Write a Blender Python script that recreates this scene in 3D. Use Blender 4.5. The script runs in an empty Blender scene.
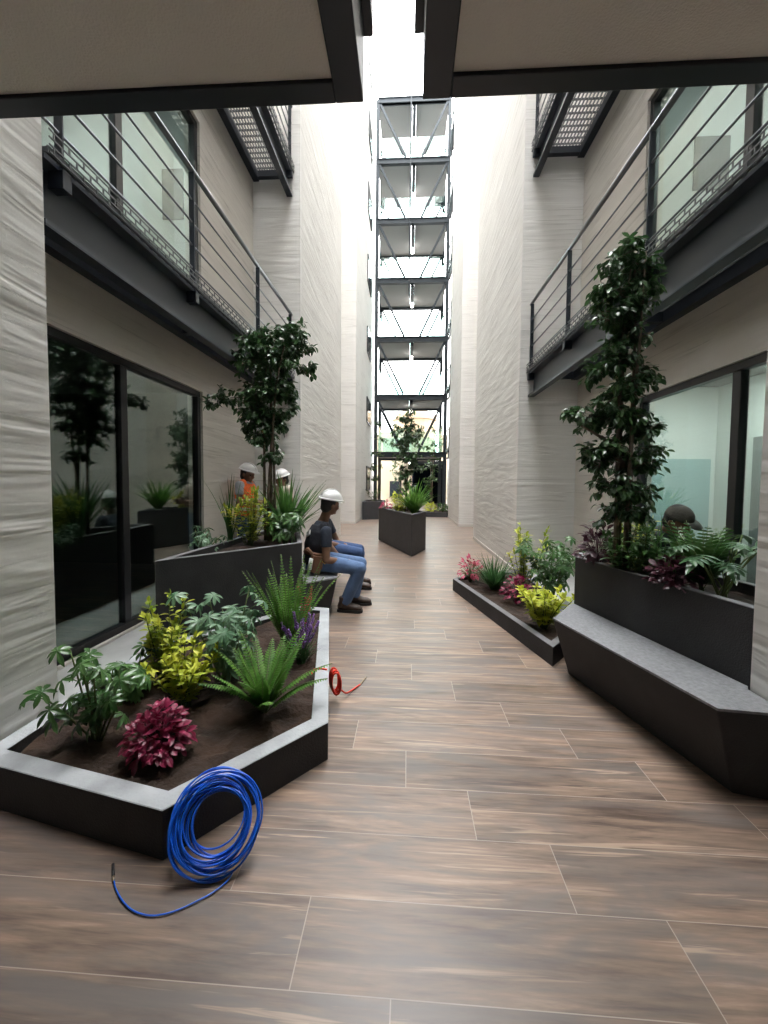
import bpy, bmesh, math, random
from mathutils import Vector, Matrix, Euler, Quaternion, noise
from mathutils.geometry import delaunay_2d_cdt
PI = math.pi
scene = bpy.context.scene
COL = scene.collection
V = Vector

# ------------------------------------------------------------------ camera
F_PX, CX, CY = 400.0, 384.0, 501.0
CAM = V((0, 0, 1.45))
ROT = Matrix.Rotation(math.radians(3.29), 3, 'Z') @ Matrix.Rotation(math.radians(90 - 2.58), 3, 'X') @ Matrix.Rotation(math.radians(0.5), 3, 'Z')
cam_d = bpy.data.cameras.new('camera')
cam = bpy.data.objects.new('camera', cam_d)
COL.objects.link(cam)
cam.matrix_world = Matrix.Translation(CAM) @ ROT.to_4x4()
cam_d.sensor_fit = 'AUTO'
cam_d.sensor_width = 36.0
cam_d.lens = F_PX / 1024.0 * 36.0
cam_d.shift_y = -(512.0 - CY) / 1024.0
cam_d.clip_start = 0.02
cam_d.clip_end = 400
scene.camera = cam

def ray(px, py):
    return ROT @ V((px - CX, CY - py, -F_PX))
def atz(px, py, z):            # where the sight line through a photo point meets the height z
    d = ray(px, py); t = (z - CAM.z) / d.z
    return CAM + d * t
def aty(px, py, y):            # ... or the depth y
    d = ray(px, py); t = (y - CAM.y) / d.y
    return CAM + d * t

# ------------------------------------------------------------------ materials
def nt(m):
    return m.node_tree.nodes, m.node_tree.links
def mat(name, color, rough=0.6, metal=0.0, noise_amt=0.0, noise_scale=8.0, bump=0.0, bump_scale=60.0, spec=0.5, trans=0.0):
    m = bpy.data.materials.new(name); m.use_nodes = True
    n, l = nt(m); b = n['Principled BSDF']
    b.inputs['Base Color'].default_value = (*color, 1)
    b.inputs['Roughness'].default_value = rough
    b.inputs['Metallic'].default_value = metal
    b.inputs['Specular IOR Level'].default_value = spec
    if trans:
        b.inputs['Subsurface Weight'].default_value = 0
    tc = n.new('ShaderNodeTexCoord')
    if noise_amt:
        t = n.new('ShaderNodeTexNoise'); t.inputs['Scale'].default_value = noise_scale; t.inputs['Detail'].default_value = 4
        l.new(tc.outputs['Object'], t.inputs['Vector'])
        r = n.new('ShaderNodeMapRange'); r.inputs['From Min'].default_value = .3; r.inputs['From Max'].default_value = .7
        r.inputs['To Min'].default_value = 1 - noise_amt; r.inputs['To Max'].default_value = 1 + noise_amt
        l.new(t.outputs['Fac'], r.inputs['Value'])
        x = n.new('ShaderNodeVectorMath'); x.operation = 'SCALE'
        x.inputs[0].default_value = color; l.new(r.outputs['Result'], x.inputs['Scale'])
        l.new(x.outputs['Vector'], b.inputs['Base Color'])
    if bump:
        t = n.new('ShaderNodeTexNoise'); t.inputs['Scale'].default_value = bump_scale; t.inputs['Detail'].default_value = 3
        l.new(tc.outputs['Object'], t.inputs['Vector'])
        bp = n.new('ShaderNodeBump'); bp.inputs['Strength'].default_value = bump; bp.inputs['Distance'].default_value = .02
        l.new(t.outputs['Fac'], bp.inputs['Height']); l.new(bp.outputs['Normal'], b.inputs['Normal'])
    return m

def math_node(n, l, op, a, b=None, c=None):
    x = n.new('ShaderNodeMath'); x.operation = op
    for i, v in enumerate((a, b, c)):
        if v is None: continue
        if isinstance(v, (int, float)): x.inputs[i].default_value = v
        else: l.new(v, x.inputs[i])
    return x.outputs[0]

def board_concrete(name, base, dark, bump=.55, board=.10, streak=.5):
    """board-marked concrete: long horizontal grain, a joint between boards, darker streaks here and there"""
    m = bpy.data.materials.new(name); m.use_nodes = True
    n, l = nt(m); b = n['Principled BSDF']; b.inputs['Roughness'].default_value = .85
    b.inputs['Specular IOR Level'].default_value = .2
    g = n.new('ShaderNodeNewGeometry'); s = n.new('ShaderNodeSeparateXYZ'); l.new(g.outputs['Position'], s.inputs[0])
    def stretched(sc, zs, detail=5, dist=0.0):
        mp = n.new('ShaderNodeMapping'); mp.inputs['Scale'].default_value = (sc, sc, zs)
        l.new(g.outputs['Position'], mp.inputs['Vector'])
        t = n.new('ShaderNodeTexNoise'); t.inputs['Scale'].default_value = 1; t.inputs['Detail'].default_value = detail
        t.inputs['Roughness'].default_value = .6; t.inputs['Distortion'].default_value = dist
        l.new(mp.outputs['Vector'], t.inputs['Vector']); return t.outputs['Fac']
    grain = stretched(1.1, 26); big = stretched(.6, 5.5, 2.5, .8); mott = stretched(.9, 1.3, 3)
    wob = math_node(n, l, 'MULTIPLY_ADD', big, .05, s.outputs['Z'])
    fr = math_node(n, l, 'FRACT', math_node(n, l, 'DIVIDE', wob, board))
    joint = math_node(n, l, 'LESS_THAN', fr, .07)
    # streak mask: only where the large noise is high
    rm = n.new('ShaderNodeMapRange'); rm.inputs['From Min'].default_value = .52; rm.inputs['From Max'].default_value = .72
    l.new(grain, rm.inputs['Value'])
    rb = n.new('ShaderNodeMapRange'); rb.inputs['From Min'].default_value = .5; rb.inputs['From Max'].default_value = .62
    l.new(big, rb.inputs['Value'])
    f1 = math_node(n, l, 'MULTIPLY', rm.outputs['Result'], rb.outputs['Result'])
    f1 = math_node(n, l, 'MULTIPLY', f1, streak)
    f2 = math_node(n, l, 'MULTIPLY', math_node(n, l, 'MULTIPLY', joint, rb.outputs['Result']), .45)
    f3 = math_node(n, l, 'MULTIPLY', math_node(n, l, 'SUBTRACT', mott, .4), .5)
    fac = math_node(n, l, 'ADD', math_node(n, l, 'ADD', f1, f2), f3); 
    mx = n.new('ShaderNodeMix'); mx.data_type = 'RGBA'; mx.clamp_factor = True
    l.new(fac, mx.inputs[0]); mx.inputs[6].default_value = (*base, 1); mx.inputs[7].default_value = (*dark, 1)
    l.new(mx.outputs[2], b.inputs['Base Color'])
    h = math_node(n, l, 'SUBTRACT', math_node(n, l, 'ADD', math_node(n, l, 'MULTIPLY', grain, .10), math_node(n, l, 'MULTIPLY', big, 1.5)), math_node(n, l, 'MULTIPLY', joint, .3))
    h = math_node(n, l, 'ADD', h, math_node(n, l, 'MULTIPLY', fr, .35))
    bp = n.new('ShaderNodeBump'); bp.inputs['Strength'].default_value = bump; bp.inputs['Distance'].default_value = .03
    l.new(h, bp.inputs['Height']); l.new(bp.outputs['Normal'], b.inputs['Normal'])
    return m

def floor_material():
    """wood-look porcelain planks, laid across the passage, each course shifted by a quarter plank"""
    m = bpy.data.materials.new('wood_look_tile'); m.use_nodes = True
    n, l = nt(m); b = n['Principled BSDF']
    g = n.new('ShaderNodeNewGeometry'); s = n.new('ShaderNodeSeparateXYZ'); l.new(g.outputs['Position'], s.inputs[0])
    PW, PH, X0, Y0, SH = 1.20, .262, FLOOR_X0, FLOOR_Y0, .29
    yy = math_node(n, l, 'DIVIDE', math_node(n, l, 'SUBTRACT', s.outputs['Y'], Y0), PH)
    row = math_node(n, l, 'FLOOR', yy); fy = math_node(n, l, 'FRACT', yy)
    xx = math_node(n, l, 'DIVIDE', math_node(n, l, 'ADD', math_node(n, l, 'SUBTRACT', s.outputs['X'], X0), math_node(n, l, 'MULTIPLY', row, SH)), PW)
    colm = math_node(n, l, 'FLOOR', xx); fx = math_node(n, l, 'FRACT', xx)
    gx = math_node(n, l, 'LESS_THAN', fx, .0030); gy = math_node(n, l, 'LESS_THAN', fy, .011)
    grout = math_node(n, l, 'MAXIMUM', gx, gy)
    cid = n.new('ShaderNodeCombineXYZ'); l.new(colm, cid.inputs[0]); l.new(row, cid.inputs[1])
    wn = n.new('ShaderNodeTexWhiteNoise'); l.new(cid.outputs[0], wn.inputs['Vector'])
    off = n.new('ShaderNodeVectorMath'); off.operation = 'SCALE'; off.inputs['Scale'].default_value = 37.0
    l.new(wn.outputs['Color'], off.inputs[0])
    ad = n.new('ShaderNodeVectorMath'); l.new(g.outputs['Position'], ad.inputs[0]); l.new(off.outputs[0], ad.inputs[1])
    def st(sx, sy, detail, dist):
        mp = n.new('ShaderNodeMapping'); mp.inputs['Scale'].default_value = (sx, sy, 1); l.new(ad.outputs[0], mp.inputs['Vector'])
        t = n.new('ShaderNodeTexNoise'); t.inputs['Scale'].default_value = 1; t.inputs['Detail'].default_value = detail
        t.inputs['Roughness'].default_value = .62; t.inputs['Distortion'].default_value = dist
        l.new(mp.outputs[0], t.inputs['Vector']); return t.outputs['Fac']
    a = st(1.3, 11, 6, .7); c = st(1.2, 6, 4, 1.0); d = st(2.6, 34, 5, .4)
    cr = n.new('ShaderNodeValToRGB'); cr.color_ramp.interpolation = 'LINEAR'
    e = cr.color_ramp.elements
    e[0].position = .36; e[0].color = (.080, .055, .042, 1)
    e[1].position = .66; e[1].color = (.38, .275, .20, 1)
    for p, col in ((.44, (.140, .097, .073, 1)), (.50, (.195, .138, .102, 1)), (.56, (.25, .172, .124, 1))):
        k = e.new(p); k.color = col
    l.new(math_node(n, l, 'ADD', math_node(n, l, 'MULTIPLY', a, .5), math_node(n, l, 'MULTIPLY', d, .5)), cr.inputs[0])
    mr = n.new('ShaderNodeMapRange'); mr.inputs['From Min'].default_value = .42; mr.inputs['From Max'].default_value = .66
    l.new(c, mr.inputs['Value'])
    mx = n.new('ShaderNodeMix'); mx.data_type = 'RGBA'; mx.inputs[7].default_value = (.140, .122, .112, 1)
    l.new(math_node(n, l, 'MULTIPLY', mr.outputs[0], .85), mx.inputs[0]); l.new(cr.outputs[0], mx.inputs[6])
    # light worn streaks
    ms = n.new('ShaderNodeMapRange'); ms.inputs['From Min'].default_value = .60; ms.inputs['From Max'].default_value = .68
    l.new(st(1.1, 26, 4, .7), ms.inputs['Value'])
    mx2 = n.new('ShaderNodeMix'); mx2.data_type = 'RGBA'; mx2.inputs[7].default_value = (.42, .31, .225, 1)
    l.new(math_node(n, l, 'MULTIPLY', ms.outputs[0], .75), mx2.inputs[0]); l.new(mx.outputs[2], mx2.inputs[6])
    vr = n.new('ShaderNodeMapRange'); vr.inputs['To Min'].default_value = .84; vr.inputs['To Max'].default_value = 1.14
    l.new(wn.outputs['Value'], vr.inputs['Value'])
    sc = n.new('ShaderNodeVectorMath'); sc.operation = 'SCALE'; l.new(mx2.outputs[2], sc.inputs[0]); l.new(vr.outputs[0], sc.inputs['Scale'])
    mx3 = n.new('ShaderNodeMix'); mx3.data_type = 'RGBA'; mx3.inputs[7].default_value = (.38, .32, .265, 1)
    l.new(math_node(n, l, 'MULTIPLY', grout, .8), mx3.inputs[0]); l.new(sc.outputs[0], mx3.inputs[6])
    l.new(mx3.outputs[2], b.inputs['Base Color'])
    rr = n.new('ShaderNodeMapRange'); rr.inputs['To Min'].default_value = .28; rr.inputs['To Max'].default_value = .48
    l.new(a, rr.inputs['Value']); l.new(rr.outputs[0], b.inputs['Roughness'])
    b.inputs['Specular IOR Level'].default_value = .5
    bp = n.new('ShaderNodeBump'); bp.inputs['Strength'].default_value = .12; bp.inputs['Distance'].default_value = .004
    l.new(math_node(n, l, 'SUBTRACT', a, grout), bp.inputs['Height']); l.new(bp.outputs[0], b.inputs['Normal'])
    return m

def glass_material(name, tint, ior):
    m = bpy.data.materials.new(name); m.use_nodes = True
    n, l = nt(m); n.remove(n['Principled BSDF']); out = n['Material Output']
    tr = n.new('ShaderNodeBsdfTransparent'); tr.inputs[0].default_value = (*tint, 1)
    gl = n.new('ShaderNodeBsdfGlossy'); gl.inputs['Roughness'].default_value = .01; gl.inputs[0].default_value = (.88, .96, .93, 1)
    # reflectance by Schlick's formula, the same from either side of the sheet
    g = n.new('ShaderNodeNewGeometry'); dt = n.new('ShaderNodeVectorMath'); dt.operation = 'DOT_PRODUCT'
    l.new(g.outputs['Incoming'], dt.inputs[0]); l.new(g.outputs['Normal'], dt.inputs[1])
    k = math_node(n, l, 'POWER', math_node(n, l, 'SUBTRACT', 1.0, math_node(n, l, 'ABSOLUTE', dt.outputs['Value'])), 5.0)
    fac = math_node(n, l, 'MULTIPLY_ADD', k, 1.0 - ior, ior)
    mx = n.new('ShaderNodeMixShader'); l.new(fac, mx.inputs[0]); l.new(tr.outputs[0], mx.inputs[1]); l.new(gl.outputs[0], mx.inputs[2])
    l.new(mx.outputs[0], out.inputs['Surface'])
    return m

def leaf_material(name, c1, c2, rough=.4, spec=.5, scale=9.0, transl=.25):
    m = bpy.data.materials.new(name); m.use_nodes = True
    n, l = nt(m); b = n['Principled BSDF']; out = n['Material Output']
    tc = n.new('ShaderNodeTexCoord'); t = n.new('ShaderNodeTexNoise'); t.inputs['Scale'].default_value = scale; t.inputs['Detail'].default_value = 2
    l.new(tc.outputs['Object'], t.inputs['Vector'])
    r = n.new('ShaderNodeMapRange'); r.inputs['From Min'].default_value = .35; r.inputs['From Max'].default_value = .65; l.new(t.outputs['Fac'], r.inputs['Value'])
    mx = n.new('ShaderNodeMix'); mx.data_type = 'RGBA'; mx.inputs[6].default_value = (*c1, 1); mx.inputs[7].default_value = (*c2, 1)
    l.new(r.outputs[0], mx.inputs[0]); l.new(mx.outputs[2], b.inputs['Base Color'])
    b.inputs['Roughness'].default_value = rough; b.inputs['Specular IOR Level'].default_value = spec
    td = n.new('ShaderNodeBsdfTranslucent'); l.new(mx.outputs[2], td.inputs[0])
    ms = n.new('ShaderNodeMixShader'); ms.inputs[0].default_value = transl
    l.new(b.outputs[0], ms.inputs[1]); l.new(td.outputs[0], ms.inputs[2]); l.new(ms.outputs[0], out.inputs['Surface'])
    return m

def emit_material(name, color, strength):
    m = bpy.data.materials.new(name); m.use_nodes = True
    n, l = nt(m); b = n['Principled BSDF']
    b.inputs['Emission Color'].default_value = (*color, 1); b.inputs['Emission Strength'].default_value = strength
    return m

_fx = atz(312, 898, 0); _fx2 = atz(663, 919, 0); _fy = atz(547, 842, 0)
FLOOR_X0 = (_fx2.x + _fx.x + 1.2) / 2
FLOOR_Y0 = (_fx.y + _fx2.y) / 2 - .262
print('floor joints', _fx, _fx2, _fy)

M = {}
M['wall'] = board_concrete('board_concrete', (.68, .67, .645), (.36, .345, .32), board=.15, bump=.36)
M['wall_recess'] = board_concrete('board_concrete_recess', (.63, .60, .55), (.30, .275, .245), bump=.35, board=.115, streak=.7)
M['floor'] = floor_material()
M['plaster'] = mat('soffit_plaster', (.80, .765, .72), .9, noise_amt=.10, noise_scale=1.2, bump=.25, bump_scale=140)
M['soffit'] = mat('bridge_soffit', (.16, .16, .155), .9)
M['steel'] = mat('dark_steel', (.010, .015, .024), .42, noise_amt=.15, noise_scale=5, spec=.5)
M['steel_gray'] = mat('grey_steel', (.058, .068, .082), .45, spec=.5)
M['rail'] = mat('rail_steel', (.16, .17, .18), .30, metal=.8)
M['grating'] = mat('grating_steel', (.10, .105, .11), .45, metal=.3)
M['bridge_steel'] = mat('bridge_steel', (.022, .028, .033), .7, spec=.3)
M['frame'] = mat('window_frame_black', (.014, .015, .017), .35)
M['glass'] = glass_material('window_glass', (.84, .92, .89), .13)
M['rail_glass'] = glass_material('railing_glass', (.82, .94, .925), .05)
M['planter'] = mat('charcoal_stucco', (.027, .027, .029), .75, noise_amt=.18, noise_scale=6, bump=.25, bump_scale=120)
M['rim'] = mat('curb_grey', (.33, .345, .355), .7, noise_amt=.22, noise_scale=5, bump=.2, bump_scale=70)
M['rim_dark'] = mat('rim_charcoal', (.13, .13, .135), .65, noise_amt=.2, noise_scale=9, bump=.2, bump_scale=90)
M['bench_top'] = mat('bench_top', (.20, .205, .215), .55, noise_amt=.22, noise_scale=45, bump=.3, bump_scale=120)  # same charcoal paint as the sides; skylight on the top put into the colour
M['soil'] = mat('soil', (.027, .0135, .007), .95, noise_amt=.55, noise_scale=7, bump=.7, bump_scale=28)
M['ledge'] = mat('ledge_concrete', (.40, .41, .40), .8, noise_amt=.12, noise_scale=4)
M['base'] = mat('baseboard', (.55, .52, .48), .7)
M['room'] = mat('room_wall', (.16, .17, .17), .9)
M['dark_panel'] = mat('dark_interior_window', (.03, .032, .035), .9, spec=.05)
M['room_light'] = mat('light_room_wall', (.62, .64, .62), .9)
M['teal'] = mat('pale_teal_panel', (.30, .42, .42), .6)
M['bark'] = mat('bark', (.13, .10, .075), .9, noise_amt=.3, noise_scale=20, bump=.5, bump_scale=40)
M['stem'] = mat('green_stem', (.10, .14, .04), .7)
M['blue'] = mat('blue_cable', (.008, .11, .62), .28)
M['red'] = mat('red_cable', (.72, .045, .02), .4)
M['black'] = mat('black_plastic', (.012, .012, .013), .5)
M['bare_wire'] = mat('copper_wire', (.45, .33, .2), .35, metal=.8)
M['skin'] = mat('skin', (.20, .105, .065), .6, noise_amt=.06, noise_scale=20)
M['hair'] = mat('black_hair', (.012, .010, .010), .6, bump=.6, bump_scale=90)
M['hat'] = mat('white_hard_hat', (.60, .60, .59), .3)
M['navy'] = mat('navy_cloth', (.022, .030, .048), .9, noise_amt=.15, noise_scale=12, bump=.3, bump_scale=25)
M['vest_dark'] = mat('black_vest', (.014, .016, .024), .85, bump=.3, bump_scale=25)
M['jeans'] = mat('blue_jeans', (.085, .145, .27), .9, noise_amt=.22, noise_scale=7, bump=.35, bump_scale=18)
M['jeans_dark'] = mat('dark_jeans', (.035, .07, .165), .9, noise_amt=.2, noise_scale=7, bump=.35, bump_scale=18)
M['boot'] = mat('boot_leather', (.050, .030, .022), .55, bump=.2, bump_scale=30)
M['sole'] = mat('boot_sole', (.02, .018, .017), .8)
M['orange'] = mat('orange_vest', (.90, .16, .03), .7, bump=.2, bump_scale=25)
M['reflect'] = mat('reflective_tape', (.72, .74, .74), .35)
M['gray_shirt'] = mat('grey_shirt', (.33, .34, .37), .9, bump=.3, bump_scale=25)
M['beige_shirt'] = mat('beige_shirt', (.50, .45, .37), .9, bump=.3, bump_scale=25)
M['olive'] = mat('olive_jacket', (.05, .065, .06), .9, bump=.3, bump_scale=25)
M['cap'] = mat('grey_cap', (.085, .082, .07), .9, bump=.3, bump_scale=60)
M['leather'] = mat('brown_leather', (.16, .07, .035), .6, bump=.2, bump_scale=40)
M['yellow'] = mat('yellow_plastic', (.75, .50, .03), .45)
M['paper'] = mat('white_paper', (.75, .78, .82), .8)
M['lamp'] = emit_material('lamp_light', (1.0, .97, .92), 14)
M['cream'] = mat('cream_render', (.34, .30, .22), .9, noise_amt=.06, noise_scale=.6)
M['tan'] = mat('tan_render', (.22, .165, .105), .9)
M['gate'] = mat('gate_blue', (.006, .010, .018), .9, spec=.1)
M['dark_glass'] = mat('dark_window', (.02, .025, .03), .1)
M['mirror_glass'] = mat('pale_window', (.35, .45, .46), .08)
# foliage
M['ficus'] = leaf_material('ficus_leaf', (.022, .065, .020), (.055, .12, .038), .28, .7, 6)
M['schef'] = leaf_material('schefflera_leaf', (.035, .105, .025), (.10, .21, .06), .3, .6, 7)
M['silver'] = leaf_material('greygreen_leaf', (.06, .15, .07), (.21, .33, .21), .35, .6, 9)
M['lime'] = leaf_material('lime_leaf', (.36, .44, .03), (.60, .60, .08), .45, .4, 8, .35)
M['gold'] = leaf_material('golden_leaf', (.24, .38, .03), (.60, .58, .09), .45, .4, 8, .35)
M['crimson'] = leaf_material('crimson_leaf', (.12, .004, .022), (.30, .02, .075), .4, .5, 22)
M['pink'] = leaf_material('pink_leaf', (.40, .03, .09), (.60, .10, .18), .45, .4, 12)
M['plum'] = leaf_material('plum_leaf', (.045, .010, .020), (.10, .028, .045), .4, .5, 10)
M['fern'] = leaf_material('fern_leaf', (.06, .17, .025), (.14, .29, .05), .5, .4, 10, .35)
M['blade'] = leaf_material('blade_leaf', (.035, .105, .022), (.10, .22, .05), .4, .5, 8, .3)
M['grass'] = leaf_material('grass_leaf', (.03, .09, .03), (.07, .17, .05), .5, .4, 9)
M['philo'] = leaf_material('philodendron_leaf', (.03, .085, .03), (.08, .17, .07), .3, .6, 5)
M['violet'] = mat('violet_flower', (.30, .16, .48), .7)
M['red_flower'] = mat('red_flower', (.55, .02, .08), .6)
M['far_leaf'] = leaf_material('far_leaf', (.02, .055, .016), (.06, .11, .03), .5, .3, 3)

# ------------------------------------------------------------------ mesh builder
class MB:
    def __init__(s):
        s.v = []; s.f = []; s.m = []
    def add(s, vs, fs, mi=0):
        b = len(s.v); s.v.extend(tuple(x) for x in vs)
        s.f.extend(tuple(b + i for i in f) for f in fs); s.m.extend([mi] * len(fs)); return s
    def box(s, x0, x1, y0, y1, z0, z1, mi=0):
        vs = [(x, y, z) for z in (z0, z1) for y in (y0, y1) for x in (x0, x1)]
        return s.add(vs, [(0, 2, 3, 1), (4, 5, 7, 6), (0, 1, 5, 4), (2, 6, 7, 3), (0, 4, 6, 2), (1, 3, 7, 5)], mi)
    def beam(s, a, b, w, h, mi=0, up=V((0, 0, 1))):
        a = V(a); b = V(b); d = (b - a).normalized()
        if abs(d.dot(up)) > .98: up = V((0, 1, 0))
        r = d.cross(up).normalized(); u = r.cross(d)
        vs = [p + r * (w / 2 * i) + u * (h / 2 * j) for p in (a, b) for i, j in ((-1, -1), (1, -1), (1, 1), (-1, 1))]
        return s.add(vs, [(3, 2, 1, 0), (4, 5, 6, 7), (0, 1, 5, 4), (1, 2, 6, 5), (2, 3, 7, 6), (3, 0, 4, 7)], mi)
    def prism(s, poly, z0, z1, mi=0, poly_top=None):
        n = len(poly); pt = poly_top or poly
        vs = [(p[0], p[1], z0) for p in poly] + [(p[0], p[1], z1) for p in pt]
        fs = [tuple(range(n))[::-1], tuple(range(n, 2 * n))] + [(i, (i + 1) % n, n + (i + 1) % n, n + i) for i in range(n)]
        return s.add(vs, fs, mi)
    def ring(s, outer, inner, z0, z1, mi=0):
        n = len(outer)
        vs = [(p[0], p[1], z) for z in (z0, z1) for q in (outer, inner) for p in q]
        fs = []
        for i in range(n):
            j = (i + 1) % n
            fs += [(i, j, 2 * n + j, 2 * n + i), (n + j, n + i, 3 * n + i, 3 * n + j), (2 * n + i, 2 * n + j, 3 * n + j, 3 * n + i), (j, i, n + i, n + j)]
        return s.add(vs, fs, mi)
    def tube(s, pts, rad, seg=8, mi=0, closed=False):
        pts = [V(p) for p in pts]; n = len(pts)
        if not isinstance(rad, (list, tuple)): rad = [rad] * n
        vs = []; prev = None
        for i, p in enumerate(pts):
            if closed: d = pts[(i + 1) % n] - pts[i - 1]
            else: d = pts[min(i + 1, n - 1)] - pts[max(i - 1, 0)]
            d = d.normalized() if d.length > 1e-9 else V((0, 0, 1))
            if prev is None:
                a = V((0, 0, 1)) if abs(d.z) < .9 else V((1, 0, 0)); u = d.cross(a).normalized()
            else:
                u = prev - d * prev.dot(d); u = u.normalized() if u.length > 1e-6 else d.orthogonal().normalized()
            prev = u; w = d.cross(u)
            for k in range(seg):
                t = 2 * PI * k / seg; vs.append(p + (u * math.cos(t) + w * math.sin(t)) * rad[i])
        fs = []
        for i in range(n if closed else n - 1):
            j = (i + 1) % n
            for k in range(seg):
                q = (k + 1) % seg; fs.append((i * seg + k, i * seg + q, j * seg + q, j * seg + k))
        if not closed:
            fs.append(tuple(range(seg))[::-1]); fs.append(tuple((n - 1) * seg + k for k in range(seg)))
        return s.add(vs, fs, mi)
    def ellipsoid(s, c, r, mi=0, nu=14, nv=9, rot=None, zmin=-1.0):
        c = V(c); vs = []; fs = []
        th0 = math.acos(max(-1, min(1, -zmin))) if zmin > -1 else 0
        lo = -PI / 2 if zmin <= -1 else math.asin(zmin)
        for j in range(nv + 1):
            ph = lo + (PI / 2 - lo) * j / nv
            for i in range(nu):
                t = 2 * PI * i / nu
                p = V((r[0] * math.cos(ph) * math.cos(t), r[1] * math.cos(ph) * math.sin(t), r[2] * math.sin(ph)))
                if rot is not None: p = rot @ p
                vs.append(c + p)
        for j in range(nv):
            for i in range(nu):
                k = (i + 1) % nu; fs.append((j * nu + i, j * nu + k, (j + 1) * nu + k, (j + 1) * nu + i))
        fs.append(tuple(range(nu))[::-1]); fs.append(tuple(nv * nu + i for i in range(nu)))
        return s.add(vs, fs, mi)
    def loft(s, rings, seg=16, mi=0):
        """rings: (centre, u vector, v vector) with their lengths as the half axes"""
        vs = []; fs = []; n = len(rings)
        for c, u, w in rings:
            for k in range(seg):
                t = 2 * PI * k / seg; vs.append(V(c) + V(u) * math.cos(t) + V(w) * math.sin(t))
        for i in range(n - 1):
            for k in range(seg):
                q = (k + 1) % seg; fs.append((i * seg + k, i * seg + q, (i + 1) * seg + q, (i + 1) * seg + k))
        fs.append(tuple(range(seg))[::-1]); fs.append(tuple((n - 1) * seg + k for k in range(seg)))
        return s.add(vs, fs, mi)
    def leaf(s, o, d, nrm, L, W, droop=.3, fold=.25, sec=4, mi=0, shape=1.0, base=.06, curl=0.0):
        """a leaf blade from o along d, its face towards nrm; midrib fold and droop"""
        d = V(d).normalized(); nrm = V(nrm); nrm = nrm - d * nrm.dot(d)
        if nrm.length < 1e-5: nrm = d.orthogonal()
        nrm.normalize(); r = d.cross(nrm); o = V(o)
        vs = []; fs = []; p = o.copy(); dd = d.copy(); nn = nrm.copy()
        for i in range(sec + 1):
            t = i / sec
            w = W * .5 * max(base if i == 0 else .02, math.sin(PI * min(1, (t ** shape)) ) if 0 < t < 1 else (base if i == 0 else .02))
            vs += [p - r * w + nn * (w * fold), p, p + r * w + nn * (w * fold)]
            if i < sec:
                a = droop / sec * 1.2
                dd = dd * math.cos(a) - nn * math.sin(a); nn = r.cross(dd)
                p = p + dd * (L / sec)
        for i in range(sec):
            b = i * 3
            fs += [(b, b + 1, b + 4, b + 3), (b + 1, b + 2, b + 5, b + 4)]
        return s.add(vs, fs, mi)
    def build(s, name, mats, parent=None, smooth=False, loc=None):
        me = bpy.data.meshes.new(name); me.from_pydata(s.v, [], s.f)
        if not isinstance(mats, (list, tuple)): mats = [mats]
        for m in mats: me.materials.append(m)
        if len(mats) > 1: me.polygons.foreach_set('material_index', s.m)
        if smooth: me.polygons.foreach_set('use_smooth', [True] * len(me.polygons))
        me.validate(); me.update()
        o = bpy.data.objects.new(name, me); COL.objects.link(o)
        if parent is not None:
            o.parent = parent
        if loc is not None: o.location = loc
        return o

def tag(o, label=None, cat=None, group=None, kind=None):
    if label: o['label'] = label
    if cat: o['category'] = cat
    if group: o['group'] = group
    if kind: o['kind'] = kind
    return o
def thing(name, label, cat, loc=(0, 0, 0), rz=0.0, group=None):
    o = bpy.data.objects.new(name, None); COL.objects.link(o)
    o.location = loc; o.rotation_euler = (0, 0, rz); o.empty_display_size = .1
    return tag(o, label, cat, group)
def struct(name, mb, m):
    return tag(mb.build(name, m), kind='structure')
def bevel(o, w=.008, seg=2):
    b = o.modifiers.new('edge', 'BEVEL'); b.width = w; b.segments = seg; b.limit_method = 'ANGLE'; b.angle_limit = math.radians(40)
    return o
def dup(root, loc=None, rz=None, label=None):
    r = root.copy(); COL.objects.link(r)
    if loc is not None: r.location = loc
    if rz is not None: r.rotation_euler = (0, 0, rz)
    if label: r['label'] = label
    for ch in list(root.children):
        c = ch.copy(); COL.objects.link(c); c.parent = r
        for g in list(ch.children):
            d = g.copy(); COL.objects.link(d); d.parent = c
    return r
def inset(poly, t):
    """the polygon moved in by t (counter-clockwise order)"""
    n = len(poly); out = []
    for i in range(n):
        a = V((*poly[i - 1], 0)); b = V((*poly[i], 0)); c = V((*poly[(i + 1) % n], 0))
        d1 = (b - a).normalized(); d2 = (c - b).normalized()
        n1 = V((-d1.y, d1.x, 0)); n2 = V((-d2.y, d2.x, 0))
        k = (n1 + n2); k = k / max(.2, (1 + n1.dot(n2)))
        p = b + k * t; out.append((p.x, p.y))
    return out
def inside(p, poly):
    c = False; n = len(poly)
    for i in range(n):
        x1, y1 = poly[i]; x2, y2 = poly[i - 1]
        if (y1 > p[1]) != (y2 > p[1]) and p[0] < (x2 - x1) * (p[1] - y1) / (y2 - y1) + x1: c = not c
    return c
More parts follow.
